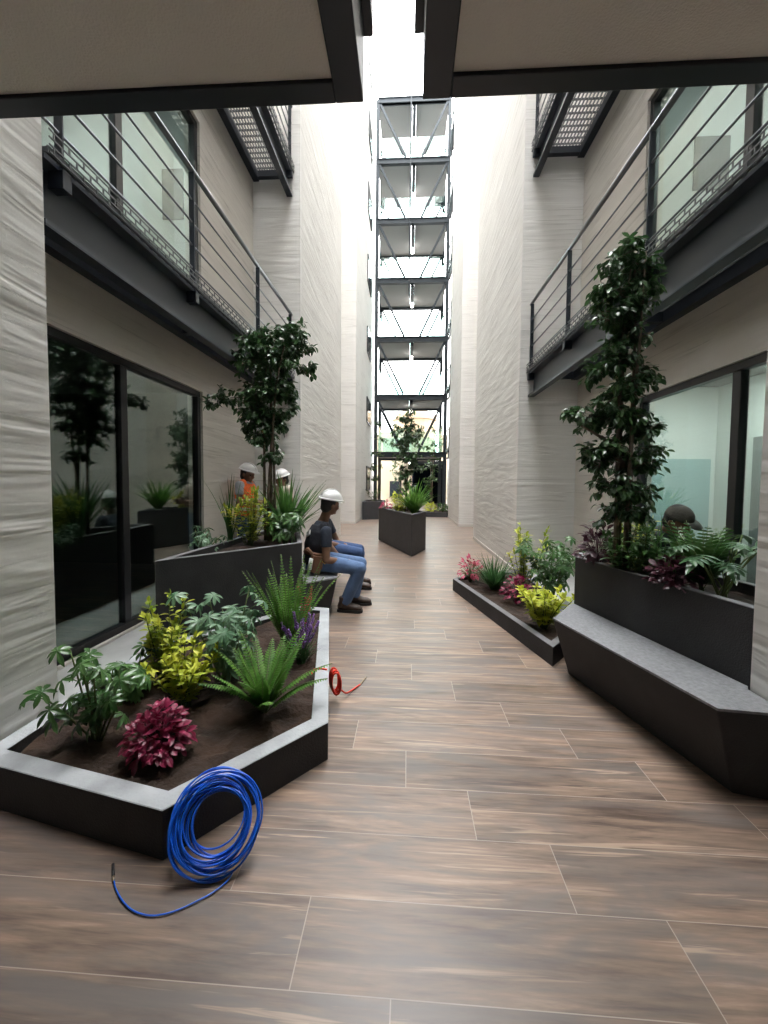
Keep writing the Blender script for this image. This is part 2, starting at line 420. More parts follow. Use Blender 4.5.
def soil_mesh(poly, z, amp, step=.05, seed=0.0):
    xs = [p[0] for p in poly]; ys = [p[1] for p in poly]
    edge = []; n = len(poly)
    for i in range(n):
        a = V(poly[i]); b = V(poly[(i + 1) % n]); k = max(1, int((b - a).length / step))
        edge += [a.lerp(b, j / k) for j in range(k)]
    ne = len(edge); pts = list(edge); small = inset(poly, step * .5)
    x = min(xs)
    while x < max(xs):
        y = min(ys)
        while y < max(ys):
            p = (x + random.uniform(-.3, .3) * step, y + random.uniform(-.3, .3) * step)
            if inside(p, small): pts.append(V(p))
            y += step
        x += step
    r = delaunay_2d_cdt(pts, [(i, (i + 1) % ne) for i in range(ne)], [], 1, 1e-5)
    mb = MB()
    vs = [(v.x, v.y, z + amp * (noise.noise(V((v.x * 3 + seed, v.y * 3, 0))) + .6 * noise.noise(V((v.x * 9 + seed, v.y * 9, 3))) + .35 * noise.noise(V((v.x * 24, v.y * 24 + seed, 7))))) for v in r[0]]
    fs = []
    for f in r[2]:
        a, b, c = (V(vs[i]) for i in f[:3])
        fs.append(tuple(f) if (b - a).cross(c - a).z > 0 else tuple(f)[::-1])
    return mb.add(vs, fs)
# ------------------------------------------------------------------ the setting
random.seed(5)
LX, RX = -1.82, 1.75          # faces of the tall concrete blocks
LW, RW = -2.62, 2.65          # the window walls set back behind the balconies
TOP, MID_TOP, FAR_TOP = 17.0, 21.6, 21.6  # unseen tops, kept lower near the camera to let in more skylight
STOREY = 3.3
struct('floor', MB().box(-9, 9, -9, 40, -.2, 0), M['floor'])

def wall_with_openings(mb, x0, x1, y0, y1, z1, holes):
    """a wall along the passage, holes = (y0, y1, z0, z1)"""
    ys = sorted({y0, y1, *[h[0] for h in holes], *[h[1] for h in holes]})
    for a, b in zip(ys, ys[1:]):
        m = (a + b) / 2; z = 0.0
        for h in sorted((h for h in holes if h[0] < m < h[1]), key=lambda h: h[2]):
            mb.box(x0, x1, a, b, z, h[2]); z = h[3]
        mb.box(x0, x1, a, b, z, z1)
    return mb

# tall blocks standing forward, one pair beside the camera, then two pairs down the passage
LN, RN, NL, NR = -1.95, 1.72, 2.09, 2.055     # the two piers beside the camera
struct('wall_left', MB().box(-5.2, LN, -9, NL, 0, TOP), M['wall'])
struct('wall_right', MB().box(RN, 5.2, -9, NR, 0, TOP), M['wall'])
struct('wall_left_middle', MB().box(-5.2, LX, 6.75, 10.9, 0, MID_TOP), M['wall'])
struct('wall_right_middle', MB().box(RX, 5.2, 6.5, 10.6, 0, MID_TOP), M['wall'])
struct('wall_left_far', MB().box(-5.2, LX, 14.0, 19.7, 0, FAR_TOP), M['wall'])
struct('wall_right_far', MB().box(RX, 5.2, 13.6, 17.1, 0, FAR_TOP), M['wall'])
struct('wall_back', MB().box(-9, 9, -9.2, -9, 0, 8), M['wall'])  # unseen end wall, put in to limit light from behind the camera
struct('wall_light_block', MB().box(LN, RN, -1.75, -1.55, 3.2, TOP), M['wall'])  # unseen wall added to block skylight coming from behind the camera
struct('ceiling_light_block', MB().box(LN, RN, -9, -1.55, 2.9, 3.15), M['plaster'])  # unseen roof added to keep daylight out behind the camera
# window walls of the first pair of recesses
WL = (2.35, 5.02); WRr = (2.2, 4.85)
lev = [(.03 + STOREY * k, 2.59 + STOREY * k) for k in range(5)]
levr = [(.03 + STOREY * k, 2.46 + STOREY * k) for k in range(5)]
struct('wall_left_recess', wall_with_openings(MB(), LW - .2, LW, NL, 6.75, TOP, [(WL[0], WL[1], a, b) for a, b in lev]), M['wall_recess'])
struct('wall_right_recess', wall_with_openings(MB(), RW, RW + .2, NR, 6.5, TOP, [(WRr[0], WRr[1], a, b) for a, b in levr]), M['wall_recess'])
# second pair of recesses, plain from here
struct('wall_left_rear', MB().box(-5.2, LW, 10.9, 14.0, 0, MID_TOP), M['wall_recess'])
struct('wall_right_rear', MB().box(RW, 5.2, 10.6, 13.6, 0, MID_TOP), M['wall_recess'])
struct('wall_left_end', MB().box(-5.2, -2.15, 19.7, 27, 0, FAR_TOP), M['wall'])
struct('wall_right_end', MB().box(2.65, 5.2, 17.1, 27, 0, FAR_TOP), M['wall'])

# windows: black frame of two panes, its glass, a dark room behind
wn = [0]
def window(wall_x, inward, y0, y1, ymid, z0, z1):
    wn[0] += 1
    x0, x1 = sorted((wall_x + inward * .03, wall_x + inward * .11))
    f = MB(); t = .07
    f.box(x0, x1, y0, y1, z0, z0 + t); f.box(x0, x1, y0, y1, z1 - t, z1)
    f.box(x0, x1, y0, y0 + t, z0 + t, z1 - t); f.box(x0, x1, y1 - t, y1, z0 + t, z1 - t)
    f.box(x0 + .005, x1 - .005, ymid - .045, ymid + .045, z0 + t, z1 - t)
    w = thing('window_%d' % wn[0], None, None); tag(w, kind='structure')
    bevel(f.build('window_frame', M['frame'], w), .006)
    xm = (x0 + x1) / 2
    for a, b in ((y0 + t, ymid - .045), (ymid + .045, y1 - t)):
        MB().box(xm - .004, xm + .004, a, b, z0 + t, z1 - t).build('glass_pane', M['glass'], w)
    return w
for k in range(3):
    window(LW, -1, WL[0], WL[1], 3.64, *lev[k])
    window(RW, 1, WRr[0], WRr[1], 3.48, *levr[k])
for k in range(3, 5):
    window(LW, -1, WL[0], WL[1], 3.64, *lev[k]); window(RW, 1, WRr[0], WRr[1], 3.48, *levr[k])
# rooms behind the windows: back wall, two ends, a floor slab per storey
def room(nm, xa, xb, ya, yb):
    m = MB(); x0, x1 = sorted((xa, xb))
    m.box(min(xb, xb + (.1 if xb > 0 else -.1)), max(xb, xb + (.1 if xb > 0 else -.1)), ya, yb, 0, TOP)
    m.box(x0, x1, ya - .1, ya, 0, TOP); m.box(x0, x1, yb, yb + .1, 0, TOP)
    struct(nm, m, M['room'])
    s = MB()
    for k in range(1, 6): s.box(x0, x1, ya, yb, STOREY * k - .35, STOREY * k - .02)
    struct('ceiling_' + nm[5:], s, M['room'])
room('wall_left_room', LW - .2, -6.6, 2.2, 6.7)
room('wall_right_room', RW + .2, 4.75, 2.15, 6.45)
# light partitions and doors inside the lit rooms
struct('wall_right_partition', MB().box(RW + .2, 4.75, 6.34, 6.44, 0, 2.93), M['room_light'])
struct('wall_right_back', MB().box(4.64, 4.74, 2.2, 6.33, 0, 2.93), M['room_light'])
struct('trim_4', MB().box(RW + .22, 4.55, 6.30, 6.335, .02, 1.85), M['teal'])
for i, (a, b) in enumerate(((5.35, 5.62), (4.85, 5.12))):
    d_ = tag(MB().box(4.585, 4.635, a, b, 0, 2.1).build('door_%d' % (i + 1), M['room']), kind='structure')
struct('wall_left_partition', MB().box(-6.5, LW - .21, 5.05, 5.15, STOREY, STOREY * 2 - .36), M['room_light'])
struct('wall_right_upper_partition', MB().box(RW + .21, 4.7, 4.90, 5.0, STOREY, STOREY * 2 - .36), M['room_light'])
struct('window_90', MB().box(-3.12, -2.85, 5.03, 5.048, 4.75, 5.36), M['dark_panel'])
struct('window_91', MB().box(3.2, 3.58, 4.88, 4.898, 4.8, 5.38), M['dark_panel'])
def room_light(x, y, z, w, sx, sy):
    d = bpy.data.lights.new('room_light', 'AREA'); d.energy = w; d.shape = 'RECTANGLE'; d.size = sx; d.size_y = sy; d.color = (.97, 1.0, .985)
    o = bpy.data.objects.new('room_light', d); COL.objects.link(o); o.location = (x, y, z)
room_light(3.9, 4.6, 2.90, 52, 1.2, 1.2)
room_light(-3.9, 3.6, 6.2, 26, 1.0, 1.0)
room_light(3.7, 3.4, 6.2, 26, 1.0, 1.0)
# narrow windows seen edge-on in the second block, beside the footbridges
def slit(x, y0, y1, z0, z1):
    wn[0] += 1
    w = tag(thing('window_%d' % wn[0], None, None), kind='structure')
    MB().box(x - .01, x + .05, y0, y1, z0, z1).build('window_frame', M['frame'], w)
    MB().box(x + .05, x + .054, y0 + .05, y1 - .05, z0 + .05, z1 - .05).build('glass_pane', M['dark_glass'], w)
for k in range(7):
    slit(LX, 17.6, 19.2, 1.1 + 3.03 * k, 2.2 + 3.03 * k)

# plinths between the windows and the planting, baseboards
struct('trim_1', MB().box(LW, LX - .15, NL, 6.75, 0, .03), M['ledge'])
struct('trim_2', MB().prism([(2.30, NR), (RW, NR), (RW, 6.5), (RX + .02, 6.5), (RX + .02, 3.85), (2.07, 3.58)], 0, .03), M['ledge'])
struct('trim_3', MB().box(LW, LW + .035, WL[0] - .1, WL[1] + .1, .03, .05), M['base'])
for i, (x, y0, y1) in enumerate(((LX, 6.75, 10.9), (RX, 6.5, 10.6), (LX, 14.0, 19.7), (RX, 13.6, 17.1))):
    s = 1 if x < 0 else -1
    m = MB().box(min(x, x + s * .012), max(x, x + s * .012), y0 - .012, y1, 0, .08)
    m.box(min(x - s * .8, x + s * .012), max(x - s * .8, x + s * .012), y0 - .012, y0, 0, .08)
    struct('baseboard_%s' % ('left', 'right', 'left_far', 'right_far')[i], m, M['base'])

# ------------------------------------------------------------------ the bridge overhead: two slabs with a slot between them
BZ = 2.83
def overhead(name, label, x_out, x_in, s):
    """x_in: the edge at the slot; s = +1 where the slab lies on the negative side"""
    t = thing(name, label, 'footbridge', (0, 0, 0))
    y1, y0 = 1.51, -1.5
    a, b = sorted((x_out, x_in))
    m = MB()
    # edge channel along the slot: web, bottom flange, a top plate that reaches a little into the slot
    bevel(MB().box(min(x_in, x_in - s * .10), max(x_in, x_in - s * .10), y0, y1, BZ, BZ + .25).build('edge_beam', M['steel'], t), .004)
    MB().box(min(x_in + s * .032, x_in - s * .10), max(x_in + s * .032, x_in - s * .10), y0, y1 + .02, BZ + .25, BZ + .34).build('edge_plate', M['steel'], t)
    x2 = x_in - s * .10
    bevel(MB().box(min(x_out, x2), max(x_out, x2), y1 - .078, y1, BZ, BZ + .25).build('end_beam', M['steel'], t), .004)
    MB().box(min(x_out, x2), max(x_out, x2), y0, y0 + .09, BZ, BZ + .25).build('end_beam', M['steel'], t)
    MB().box(min(x_out, x2), max(x_out, x2), y0 + .09, y1 - .078, BZ + .015, BZ + .10).build('soffit_panel', M['plaster'], t)
    MB().box(a, b, y0, y1, BZ + .25, BZ + .33).build('deck', M['steel_gray'], t) if s > 0 else MB().box(a, b, y0, y1, BZ + .25, BZ + .33).build('deck', M['steel_gray'], t)
    return t
overhead('footbridge_slab', 'pale plaster underside of the overhead walkway, half on the blue cable side of the slot', LN + .005, -.174, 1)
overhead('footbridge_slab', 'pale plaster underside of the overhead walkway, half on the long bench side of the slot', RN - .005, .040, -1)

# ------------------------------------------------------------------ steel balconies in the recesses
def channel(mb, x, y0, y1, z0, z1, s):
    """a C section along y, its flanges pointing to side s"""
    w = .085
    mb.box(min(x, x - s * .012), max(x, x - s * .012), y0, y1, z0, z1)
    a, b = sorted((x, x + s * w))
    mb.box(a, b, y0, y1, z0, z0 + .022); mb.box(a, b, y0, y1, z1 - .022, z1)
def balcony(label, x_out, x_in, y0, y1, z, posts, group=None):
    s = 1 if x_out > x_in else -1          # outwards
    t = thing('steel_balcony', label, 'balcony', (0, 0, 0), 0, group)
    H = .36
    m = MB(); channel(m, x_out - s * .085, y0, y1, z, z + H, s); m.build('edge_beam', M['steel_gray'], t)
    lip = MB().box(min(x_out, x_out - s * .09), max(x_out, x_out - s * .09), y0, y1, z - .012, z); lip.build('bottom_plate', M['steel'], t)
    m = MB(); channel(m, x_in + s * .10, y0, y1, z + H - .11, z + H, -s); m.build('wall_beam', M['steel'], t)
    for yy in (y0 + .06, (y0 + y1) / 2, y1 - .06):
        a, b = sorted((x_in + s * .11, x_out - s * .10))
        MB().box(a, b, yy - .04, yy + .04, z + H - .10, z + H - .005).build('cross_beam', M['steel'], t)
    g = MB(); zt = z + H
    a, b = sorted((x_in + s * .02, x_out + s * .02)); n = 17
    for i in range(n):
        xx = a + .006 + (b - a - .012) * i / (n - 1); g.box(xx - .004, xx + .004, y0, y1, zt, zt + .035)
    k = int((y1 - y0) / .1)
    for i in range(k + 1):
        yy = y0 + .005 + (y1 - y0 - .01) * i / k; g.box(a, b, yy - .004, yy + .004, zt + .008, zt + .035)
    # banding bar along the outer edge
    xo = x_out + s * .02; g.box(xo - .005, xo + .005, y0, y1, zt, zt + .04)
    g.build('grating', M['grating'], t)
    k = MB(); xk = x_out + s * .032; hh = .125
    for i in range(4):
        k.box(xk - .003, xk + .003, y0, y1, zt + .002 + (hh - .008) * i / 3, zt + .010 + (hh - .008) * i / 3)
        if i < 3:
            yy = y0 + .03 + (.05 if i % 2 else 0)
            while yy < y1:
                k.box(xk - .003, xk + .003, yy - .004, yy + .004, zt + .008 + (hh - .008) * i / 3, zt + .004 + (hh - .008) * (i + 1) / 3); yy += .10
    k.build('toe_board_grating', M['grating'], t)
    xr = x_out - s * .02; top = zt + 1.06
    for yy in posts:
        bevel(MB().box(xr - .025, xr + .025, yy - .006, yy + .006, zt - .10, top - .02).box(xr - .045, xr + .045, yy - .03, yy + .03, zt - .12, zt - .02).build('railing_post', M['steel'], t), .002)
    MB().tube([(xr, y0, top), (xr, y1, top)], .024, 10).build('handrail', M['rail'], t, True)
    for i in range(4):
        zz = zt + .20 + .20 * i
        MB().tube([(xr, y0, zz), (xr, y1, zz)], .0085, 7).build('railing_rod', M['rail'], t, True)
    return t
BL = (LN, LW); BR = (RX + .13, RW)
balcony('steel balcony with rod railing over the window beside the workers, first floor', BL[0], BL[1], NL + .01, 6.74, BZ, (2.22, 3.62, 5.22, 6.66))
balcony('steel balcony with rod railing over the window behind the long bench, first floor', BR[0], BR[1], NR + .01, 6.49, BZ, (2.12, 3.39, 5.0, 6.42))
balcony('steel balcony on the workers side, second floor, only its underside and end in view', BL[0], BL[1], NL + .01, 6.74, BZ + STOREY + .05, (2.22, 3.62, 5.22, 6.66))
balcony('steel balcony on the long bench side, second floor, grating seen from underneath', BR[0], BR[1], NR + .01, 6.49, BZ + STOREY + .05, (2.12, 3.39, 5.0, 6.42))

# far balconies seen edge-on beside the footbridges
nth = ('first', 'second', 'third', 'fourth', 'fifth', 'sixth', 'seventh')
far_b = None
for k in range(6):
    zz = 2.72 + 3.03 * k
    lab = 'far dark railed balcony seen edge-on beside the footbridges, %s one up from the ground' % nth[k]
    if far_b is None:
        far_b = balcony(lab, 1.98, 2.65, 17.15, 21.0, zz, (17.2, 18.4, 19.7, 20.95), 'far balconies beside the footbridges')
    else:
        dup(far_b, (0, 0, 3.03 * k), label=lab)

# ------------------------------------------------------------------ footbridges at the end of the passage
FX0, FX1, FY0, FY1 = -1.72, 1.98, 21.5, 24.8
fb = None
for k in range(7):
    z = 2.98 + 3.03 * k
    lab = 'grey steel footbridge with glass railing across the far end, %s one up from the ground' % nth[k]
    if k == 6: lab = 'topmost roof bridge against the sky across the far end of the passage'
    if k in (0, 6) or fb is None or k == 1:
        t = thing('footbridge', lab, 'footbridge', (0, 0, z), 0, 'footbridges across the far end')
        for yy in (FY0, FY1 - .12):
            m = MB().box(FX0, FX1, yy, yy + .12, -.14, .14); m.box(FX0, FX1, yy - .05, yy + .17, .10, .14); m.box(FX0, FX1, yy - .05, yy + .17, -.14, -.10)
            m.build('edge_beam', M['bridge_steel'], t)
        for a, b in ((FX0 + .02, .06), (.26, FX1 - .02)):
            MB().box(a, b, FY0 + .13, FY1 - .13, -.02, .10).build('deck_panel', M['soffit'], t)
        MB().box(.07, .25, FY0 + .15, FY0 + 1.9, -.30, .04).build('spine_beam', M['bridge_steel'], t)
        if k < 6:
            for yy in (FY0 + .04, FY1 - .06):
                for sx in (-1, 1):
                    xe = FX0 + .12 if sx < 0 else FX1 - .12
                    m = MB().beam((xe, yy, 2.86), (.16 + sx * .42, yy, .18), .10, .10)
                    m.build('brace', M['bridge_steel'], t)
                g = MB().box(FX0 + .2, FX1 - .2, yy + .06, yy + .075, .16, 1.25); g.build('glass_railing', M['rail_glass'], t)
            for sx in (FX0 + .1, FX1 - .12):
                MB().box(sx, sx + .02, FY0 + .3, FY1 - .3, .16, 1.6).build('side_glass', M['rail_glass'], t)
        fb = t if k == 1 else fb
    else:
        dup(fb, (0, 0, z), label=lab)
for sx, ww in ((FX0, 'beside the second block with slit windows'), (FX1, 'beside the far edge-on balconies')):
    for yy, wh in ((FY0, 'front'), (FY1 - .15, 'rear')):
        m = MB().box(sx - .09, sx + .09, yy - .02, yy + .0, 0, 21.2); m.box(sx - .09, sx + .09, yy + .13, yy + .15, 0, 21.2); m.box(sx - .012, sx + .012, yy, yy + .13, 0, 21.2)
        tag(m.build('steel_column', M['bridge_steel']), 'tall steel footbridge column, %s one %s' % (wh, ww), 'column')
lamp0 = None
for k in range(6):
    lab = 'white tube lamp hanging under the %s footbridge up from the ground' % nth[k]
    z = 2.98 + 3.03 * k
    if lamp0 is None:
        lamp0 = thing('hanging_lamp', lab, 'lamp', (.16, FY0 + 2.15, z), 0, 'lamps under the footbridges')
        MB().tube([(0, 0, -.05), (0, 0, .10)], .02, 8).build('lamp_rod', M['bridge_steel'], lamp0)
        MB().tube([(0, 0, -.45), (0, 0, -.05)], .075, 12).build('lamp_tube', M['lamp'], lamp0, True)
    else:
        dup(lamp0, (.16, FY0 + 2.15, z), label=lab)
tag(MB().tube([(-.02, 20.9, 11), (-.015, 20.9, 16), (0, 20.9, 23.5)], .028, 8).build('hanging_cable', M['bridge_steel']), 'thin dark cable hanging down in front of the upper footbridges', 'cable')

# ------------------------------------------------------------------ beyond the footbridges
hb = thing('house', 'pale cream house beyond the footbridges, dark window in its lit wall', 'house', (0, 0, 0))
MB().box(-2.3, .3, 31, 34, 0, 5.4).build('wall', M['cream'], hb)
w = MB().box(-1.35, -.45, 30.95, 31, .35, 1.6).build('window', M['dark_glass'], hb)
MB().box(-1.42, -.38, 30.9, 30.95, .28, .36).build('window_sill', M['tan'], w)
tb = thing('water_tower', 'round tan tower with flat top standing beyond the footbridges', 'tower', (.6, 36.5, 0))
m = MB(); pts = []
for r, z in ((1.9, 0), (1.9, 7.0), (2.05, 7.05), (2.05, 7.5), (1.7, 7.7)):
    pts.append((V((0, 0, z)), V((r, 0, 0)), V((0, r, 0))))
m.loft(pts, 28).build('tower_wall', M['tan'], tb)
pc_ = thing('porch', 'added shading porch around a tall dark blue gate under the lowest footbridge at the far end', 'porch', (1.6, 28.5, 0))  # roof and side walls added so that the gate falls into shade
MB().box(-1.25, 1.0, -1.6, 1.4, 2.75, 2.95).build('roof', M['bridge_steel'], pc_)
for a, b in ((-1.25, -1.1), (.85, 1.0)): MB().box(a, b, -1.6, 1.4, 0, 2.75).build('wall', M['gate'], pc_)
g_ = MB().box(-1.1, .85, 1.1, 1.2, 0, 2.75).build('gate', M['gate'], pc_)
for i in range(5): MB().box(-1.05 + .38 * i, -.73 + .38 * i, 1.06, 1.1, .1, 2.6).build('gate_plank', M['gate'], g_)
struct('wall_end', MB().box(-9, -2.6, 38, 38.2, 0, 6).box(3.0, 9, 38, 38.2, 0, 6), M['cream'])
# ------------------------------------------------------------------ planters
def xy(p): return (p.x, p.y)
def planter(name, label, cat, poly, h, rim_t, rim_mat, soil_drop, group=None, amp=.02, cap=.0, round_=0.0):
    c = V((sum(p[0] for p in poly) / len(poly), sum(p[1] for p in poly) / len(poly)))
    t = thing(name, label, cat, (c.x, c.y, 0), 0, group)
    q = [(p[0] - c.x, p[1] - c.y) for p in poly]
    inn = inset(q, rim_t)
    b = MB().ring(q, inn, 0, h - .006).build('body', M['planter'], t)
    r = MB().ring(inset(q, -.002), inset(q, rim_t + .002), h - .006, h).build('rim', rim_mat, t)
    if round_:
        bevel(b, round_, 4); 
    bevel(r, .003, 1)
    s = soil_mesh(inset(q, rim_t - .004), h - soil_drop, amp, .03, c.x * 7).build('soil', M['soil'], t, True)
    return t
# low curb planter with the blue coil leaning on it
bfl = xy(atz(155, 561, .84)); bfr = xy(atz(302, 542.5, .84))
A3 = (bfr[0] + .01, bfr[1] - .035)
A = [xy(atz(162, 810, .2)), xy(atz(328, 722, .2)), xy(atz(329, 608, .2)), A3, (-1.93, 2.87), (-1.93, 1.63)]
planter('curb_planter', 'low charcoal curb planter with pale grey rim, blue cable coil leaning on its corner', 'planter', A, .2, .085, M['rim'], .04, amp=.05)
# tall planter the workers sit beside
bfl = xy(atz(155, 561, .84)); bfr = xy(atz(302, 542.5, .84))
print('B', bfl, bfr)
B = [(bfl[0], bfl[1]), (bfr[0], bfr[1]), (-1.50, 5.45), (-1.80, 5.45)]
planter('tall_planter', 'tall charcoal planter between the window and the seated workers', 'planter', B, .84, .045, M['rim_dark'], .06, amp=.02)
def bench(label, top, h, inset_d):
    c = V((sum(p[0] for p in top) / len(top), sum(p[1] for p in top) / len(top)))
    t = thing('bench', label, 'bench', (c.x, c.y, 0))
    q = [(p[0] - c.x, p[1] - c.y) for p in top]
    bevel(MB().prism(inset_d(q), 0, h - .012, poly_top=q).build('bench_body', M['planter'], t), .006)
    MB().prism(q, h - .012, h).build('bench_top', M['bench_top'], t)
    return t
bt = xy(atz(337, 577.5, .42))
LB = [(bfr[0] + .012, bfr[1] + .012), (bt[0], bt[1]), (-1.02, 5.9), (-1.50 + .012, 5.47)]
def in_lb(q):
    o = list(q); o[1] = (q[1][0] - .09, q[1][1]); o[2] = (q[2][0] - .09, q[2][1] - .02); return o
bench('low charcoal bench the two workers in jeans sit on', LB, .42, in_lb)
# tall planter and long bench across the passage
cl = atz(575.5, 556.5, .84); cr = atz(754, 608, .84)
print('C', cl, cr)
Cp = [(cr.x + .0, cr.y), (2.28, 2.075), (2.02, 3.5), (cl.x + .12, cl.y + .22), (cl.x, cl.y)]
planter('tall_planter', 'tall charcoal planter rising behind the long speckled bench', 'planter', Cp, .84, .05, M['rim_dark'], .07, amp=.02)
b1 = atz(718, 708.5, .44); b2 = atz(553, 618, .44); b3 = atz(574.7, 606.5, .44)
d = (V(xy(cr)) - V(xy(cl))).normalized(); nr = V((-d.y, d.x)); nr = nr if nr.x < 0 else -nr
def offs(p, k): return (p.x + nr.x * k, p.y + nr.y * k)
RB = [xy(b1), (1.705, b1.y - .03), (1.705, 2.05), offs(V(xy(cr)), .012), offs(V(xy(cl)), .012), xy(b2)]
def in_rb(q):
    o = list(q); o[0] = (q[0][0] + .13, q[0][1] + .06); o[1] = (q[1][0], q[1][1] + .05); o[5] = (q[5][0] + .14, q[5][1] + .03); return o
print('RB', RB)
bench('long charcoal bench with skylit-grey speckled seat below the planted window', RB, .44, in_rb)
# low triangular planter beyond the long bench
d1 = atz(452.9, 578.5, .16); d2 = atz(554, 648, .16); d3 = atz(480, 571.5, .16)
Dp = [xy(d1), (d2.x, d2.y + .02), (cl.x - .02, cl.y + .02), (cl.x + .12, cl.y + .26), (1.74, 5.0), (1.70, d3.y + .05), xy(d3)]
planter('curb_planter', 'low narrow curb planter of mixed colourful plants beyond the long bench', 'planter', Dp, .16, .06, M['rim_dark'], .03, amp=.03)
# tall planter in the middle of the passage
e1 = atz(378.5, 507, .84); e2 = atz(412, 514.5, .84); e3 = atz(426, 511.5, .84)
Ep = [xy(e1), xy(e2), xy(e3), (e1.x + .55, e1.y + .35)]
planter('tall_planter', 'tall rounded charcoal planter standing alone in the middle of the passage', 'planter', Ep, .84, .06, M['rim_dark'], .05, amp=.02, round_=.05)
# planters at the far end
Fp = [(-1.75, 15.6), (-.95, 15.9), (-.95, 17.3), (-1.75, 17.3)]
planter('tall_planter', 'small dark planter against the second block near the footbridges', 'planter', Fp, .72, .05, M['rim_dark'], .05)
Gp = [(.75, 17.4), (1.72, 17.2), (2.4, 18.6), (1.0, 18.8)]
planter('curb_planter', 'low dark curb planter of green shrubs near the footbridges', 'planter', Gp, .2, .06, M['rim_dark'], .03)

# ------------------------------------------------------------------ plants
U = random.uniform
def rdir(zmin=-.2, zmax=1.0):
    t = U(0, 2 * PI); z = U(zmin, zmax); r = math.sqrt(max(0, 1 - z * z)); return V((r * math.cos(t), r * math.sin(t), z))
def arc(p, d, L, droop, n=6):
    """a stem: points from p along d, bending towards the ground"""
    pts = [V(p)]; d = V(d).normalized()
    for i in range(n):
        pts.append(pts[-1] + d * (L / n)); d = (d + V((0, 0, -droop / n))).normalized()
    return pts
def plant(name, label, cat, base, fol, stem, fmat, smat, group=None, fname='foliage', extra=()):
    t = thing(name, label, cat, base, 0, group)
    if stem is not None and stem.v: stem.build('stem', smat, t, True)
    if fol is not None and fol.v: fol.build(fname, fmat, t)
    for nm, mb, m in extra:
        if mb.v: mb.build(nm, m, t, True)
    return t
def k_schefflera(h, r, n_st, seed, lf=.10, whorls=5, leaflets=7):
    random.seed(seed); f = MB(); s = MB()
    for i in range(n_st):
        a = 2 * PI * i / n_st + U(-.3, .3); tilt = U(.25, .95) * r / max(h, .1)
        st = arc((U(-.02, .02), U(-.02, .02), -.02), (math.cos(a) * tilt, math.sin(a) * tilt, 1), h * U(.75, 1.15), .25)
        s.tube(st, [.006, .006, .005, .005, .004, .004, .003], 5)
        for w in range(whorls):
            t = .35 + .65 * w / max(1, whorls - 1); k = min(5, int(t * 6)); p = st[k].lerp(st[k + 1], t * 6 - k)
            b = U(0, 2 * PI); out = V((math.cos(b), math.sin(b), U(.2, .9)))
            pet = arc(p, out, lf * U(.6, 1.2), .5, 3); s.tube(pet, .0022, 4)
            c = pet[-1]; ax = (out + V((0, 0, .8))).normalized(); u = ax.orthogonal().normalized(); v = ax.cross(u)
            for j in range(leaflets):
                g = 2 * PI * j / leaflets + U(-.15, .15)
                d = u * math.cos(g) + v * math.sin(g) - ax * .1
                f.leaf(c, d, ax, lf * U(.75, 1.1), lf * .30, .55, .2, 4, shape=1.15)
    return f, s
def k_shrub(h, r, n_st, seed, lf=.055, wf=.5, dens=14, droop=.4, spread=.6):
    random.seed(seed); f = MB(); s = MB()
    for i in range(n_st):
        a = 2 * PI * i / n_st + U(-.4, .4); k = U(.1, 1.0) * r / h * 1.3
        st = arc((U(-.03, .03), U(-.03, .03), -.02), (math.cos(a) * k, math.sin(a) * k, 1), h * U(.6, 1.1), .15)
        s.tube(st, [.005, .005, .004, .004, .003, .003, .002], 5)
        for j in range(dens):
            t = .2 + .8 * (j + U(0, 1)) / dens; q = min(5, int(t * 6)); p = st[q].lerp(st[min(6, q + 1)], min(1, t * 6 - q))
            b = j * 2.4 + U(-.5, .5); d = V((math.cos(b), math.sin(b), U(.1, 1.1) * spread))
            f.leaf(p, d, V((0, 0, 1)) - d * .2, lf * U(.7, 1.2), lf * wf * U(.8, 1.1), droop, .25, 4)
            if t > .85:
                f.leaf(p, V((U(-.4, .4), U(-.4, .4), 1)), rdir(), lf * U(.6, .9), lf * wf * .7, droop, .25, 4)
    return f, s
def k_mound(h, r, n, seed, lf=.06, wf=.62):
    random.seed(seed); f = MB(); s = MB()
    for i in range(n):
        d = rdir(.0, 1.0); k = U(.55, 1.0); p = V((d.x * r * k, d.y * r * k, h * (.25 + .75 * d.z * k)))
        if i % 4 == 0: s.tube([(0, 0, -.02), p * .5 + V((0, 0, h * .12)), p], .003, 4)
        dd = (d + V((U(-.5, .5), U(-.5, .5), U(-.6, .2)))).normalized()
        f.leaf(p, dd, d + V((0, 0, .6)), lf * U(.7, 1.25), lf * wf, .5, .2, 4)
    return f, s
def k_fern(h, r, n, seed, pinna=.05, pairs=16, up=.9, droop=.9, width=1.0):
    random.seed(seed); f = MB(); s = MB()
    for i in range(n):
        a = 2 * PI * i / n + U(-.3, .3); k = U(.25, 1.0) * r / h
        L = math.hypot(h, r) * U(.75, 1.1)
        st = arc((U(-.015, .015), U(-.015, .015), 0), (math.cos(a) * k, math.sin(a) * k, up), L, droop * U(.6, 1.1), 10)
        s.tube(st, [.003] * 6 + [.002] * 5, 4)
        for j in range(pairs):
            t = .15 + .85 * j / pairs; q = min(9, int(t * 10)); p = st[q].lerp(st[q + 1], t * 10 - q); d = (st[q + 1] - st[q]).normalized()
            sd = d.cross(V((0, 0, 1))); sd = sd.normalized() if sd.length > .05 else V((math.sin(a), -math.cos(a), 0)); upn = sd.cross(d)
            ln = pinna * (math.sin(PI * (.18 + .78 * t)) + .12) * U(.85, 1.1)
            for sg in (-1, 1):
                f.leaf(p, sd * sg + d * .55, upn, ln, ln * .26 * width + .004, .35, .15, 3, base=.4)
    return f, s
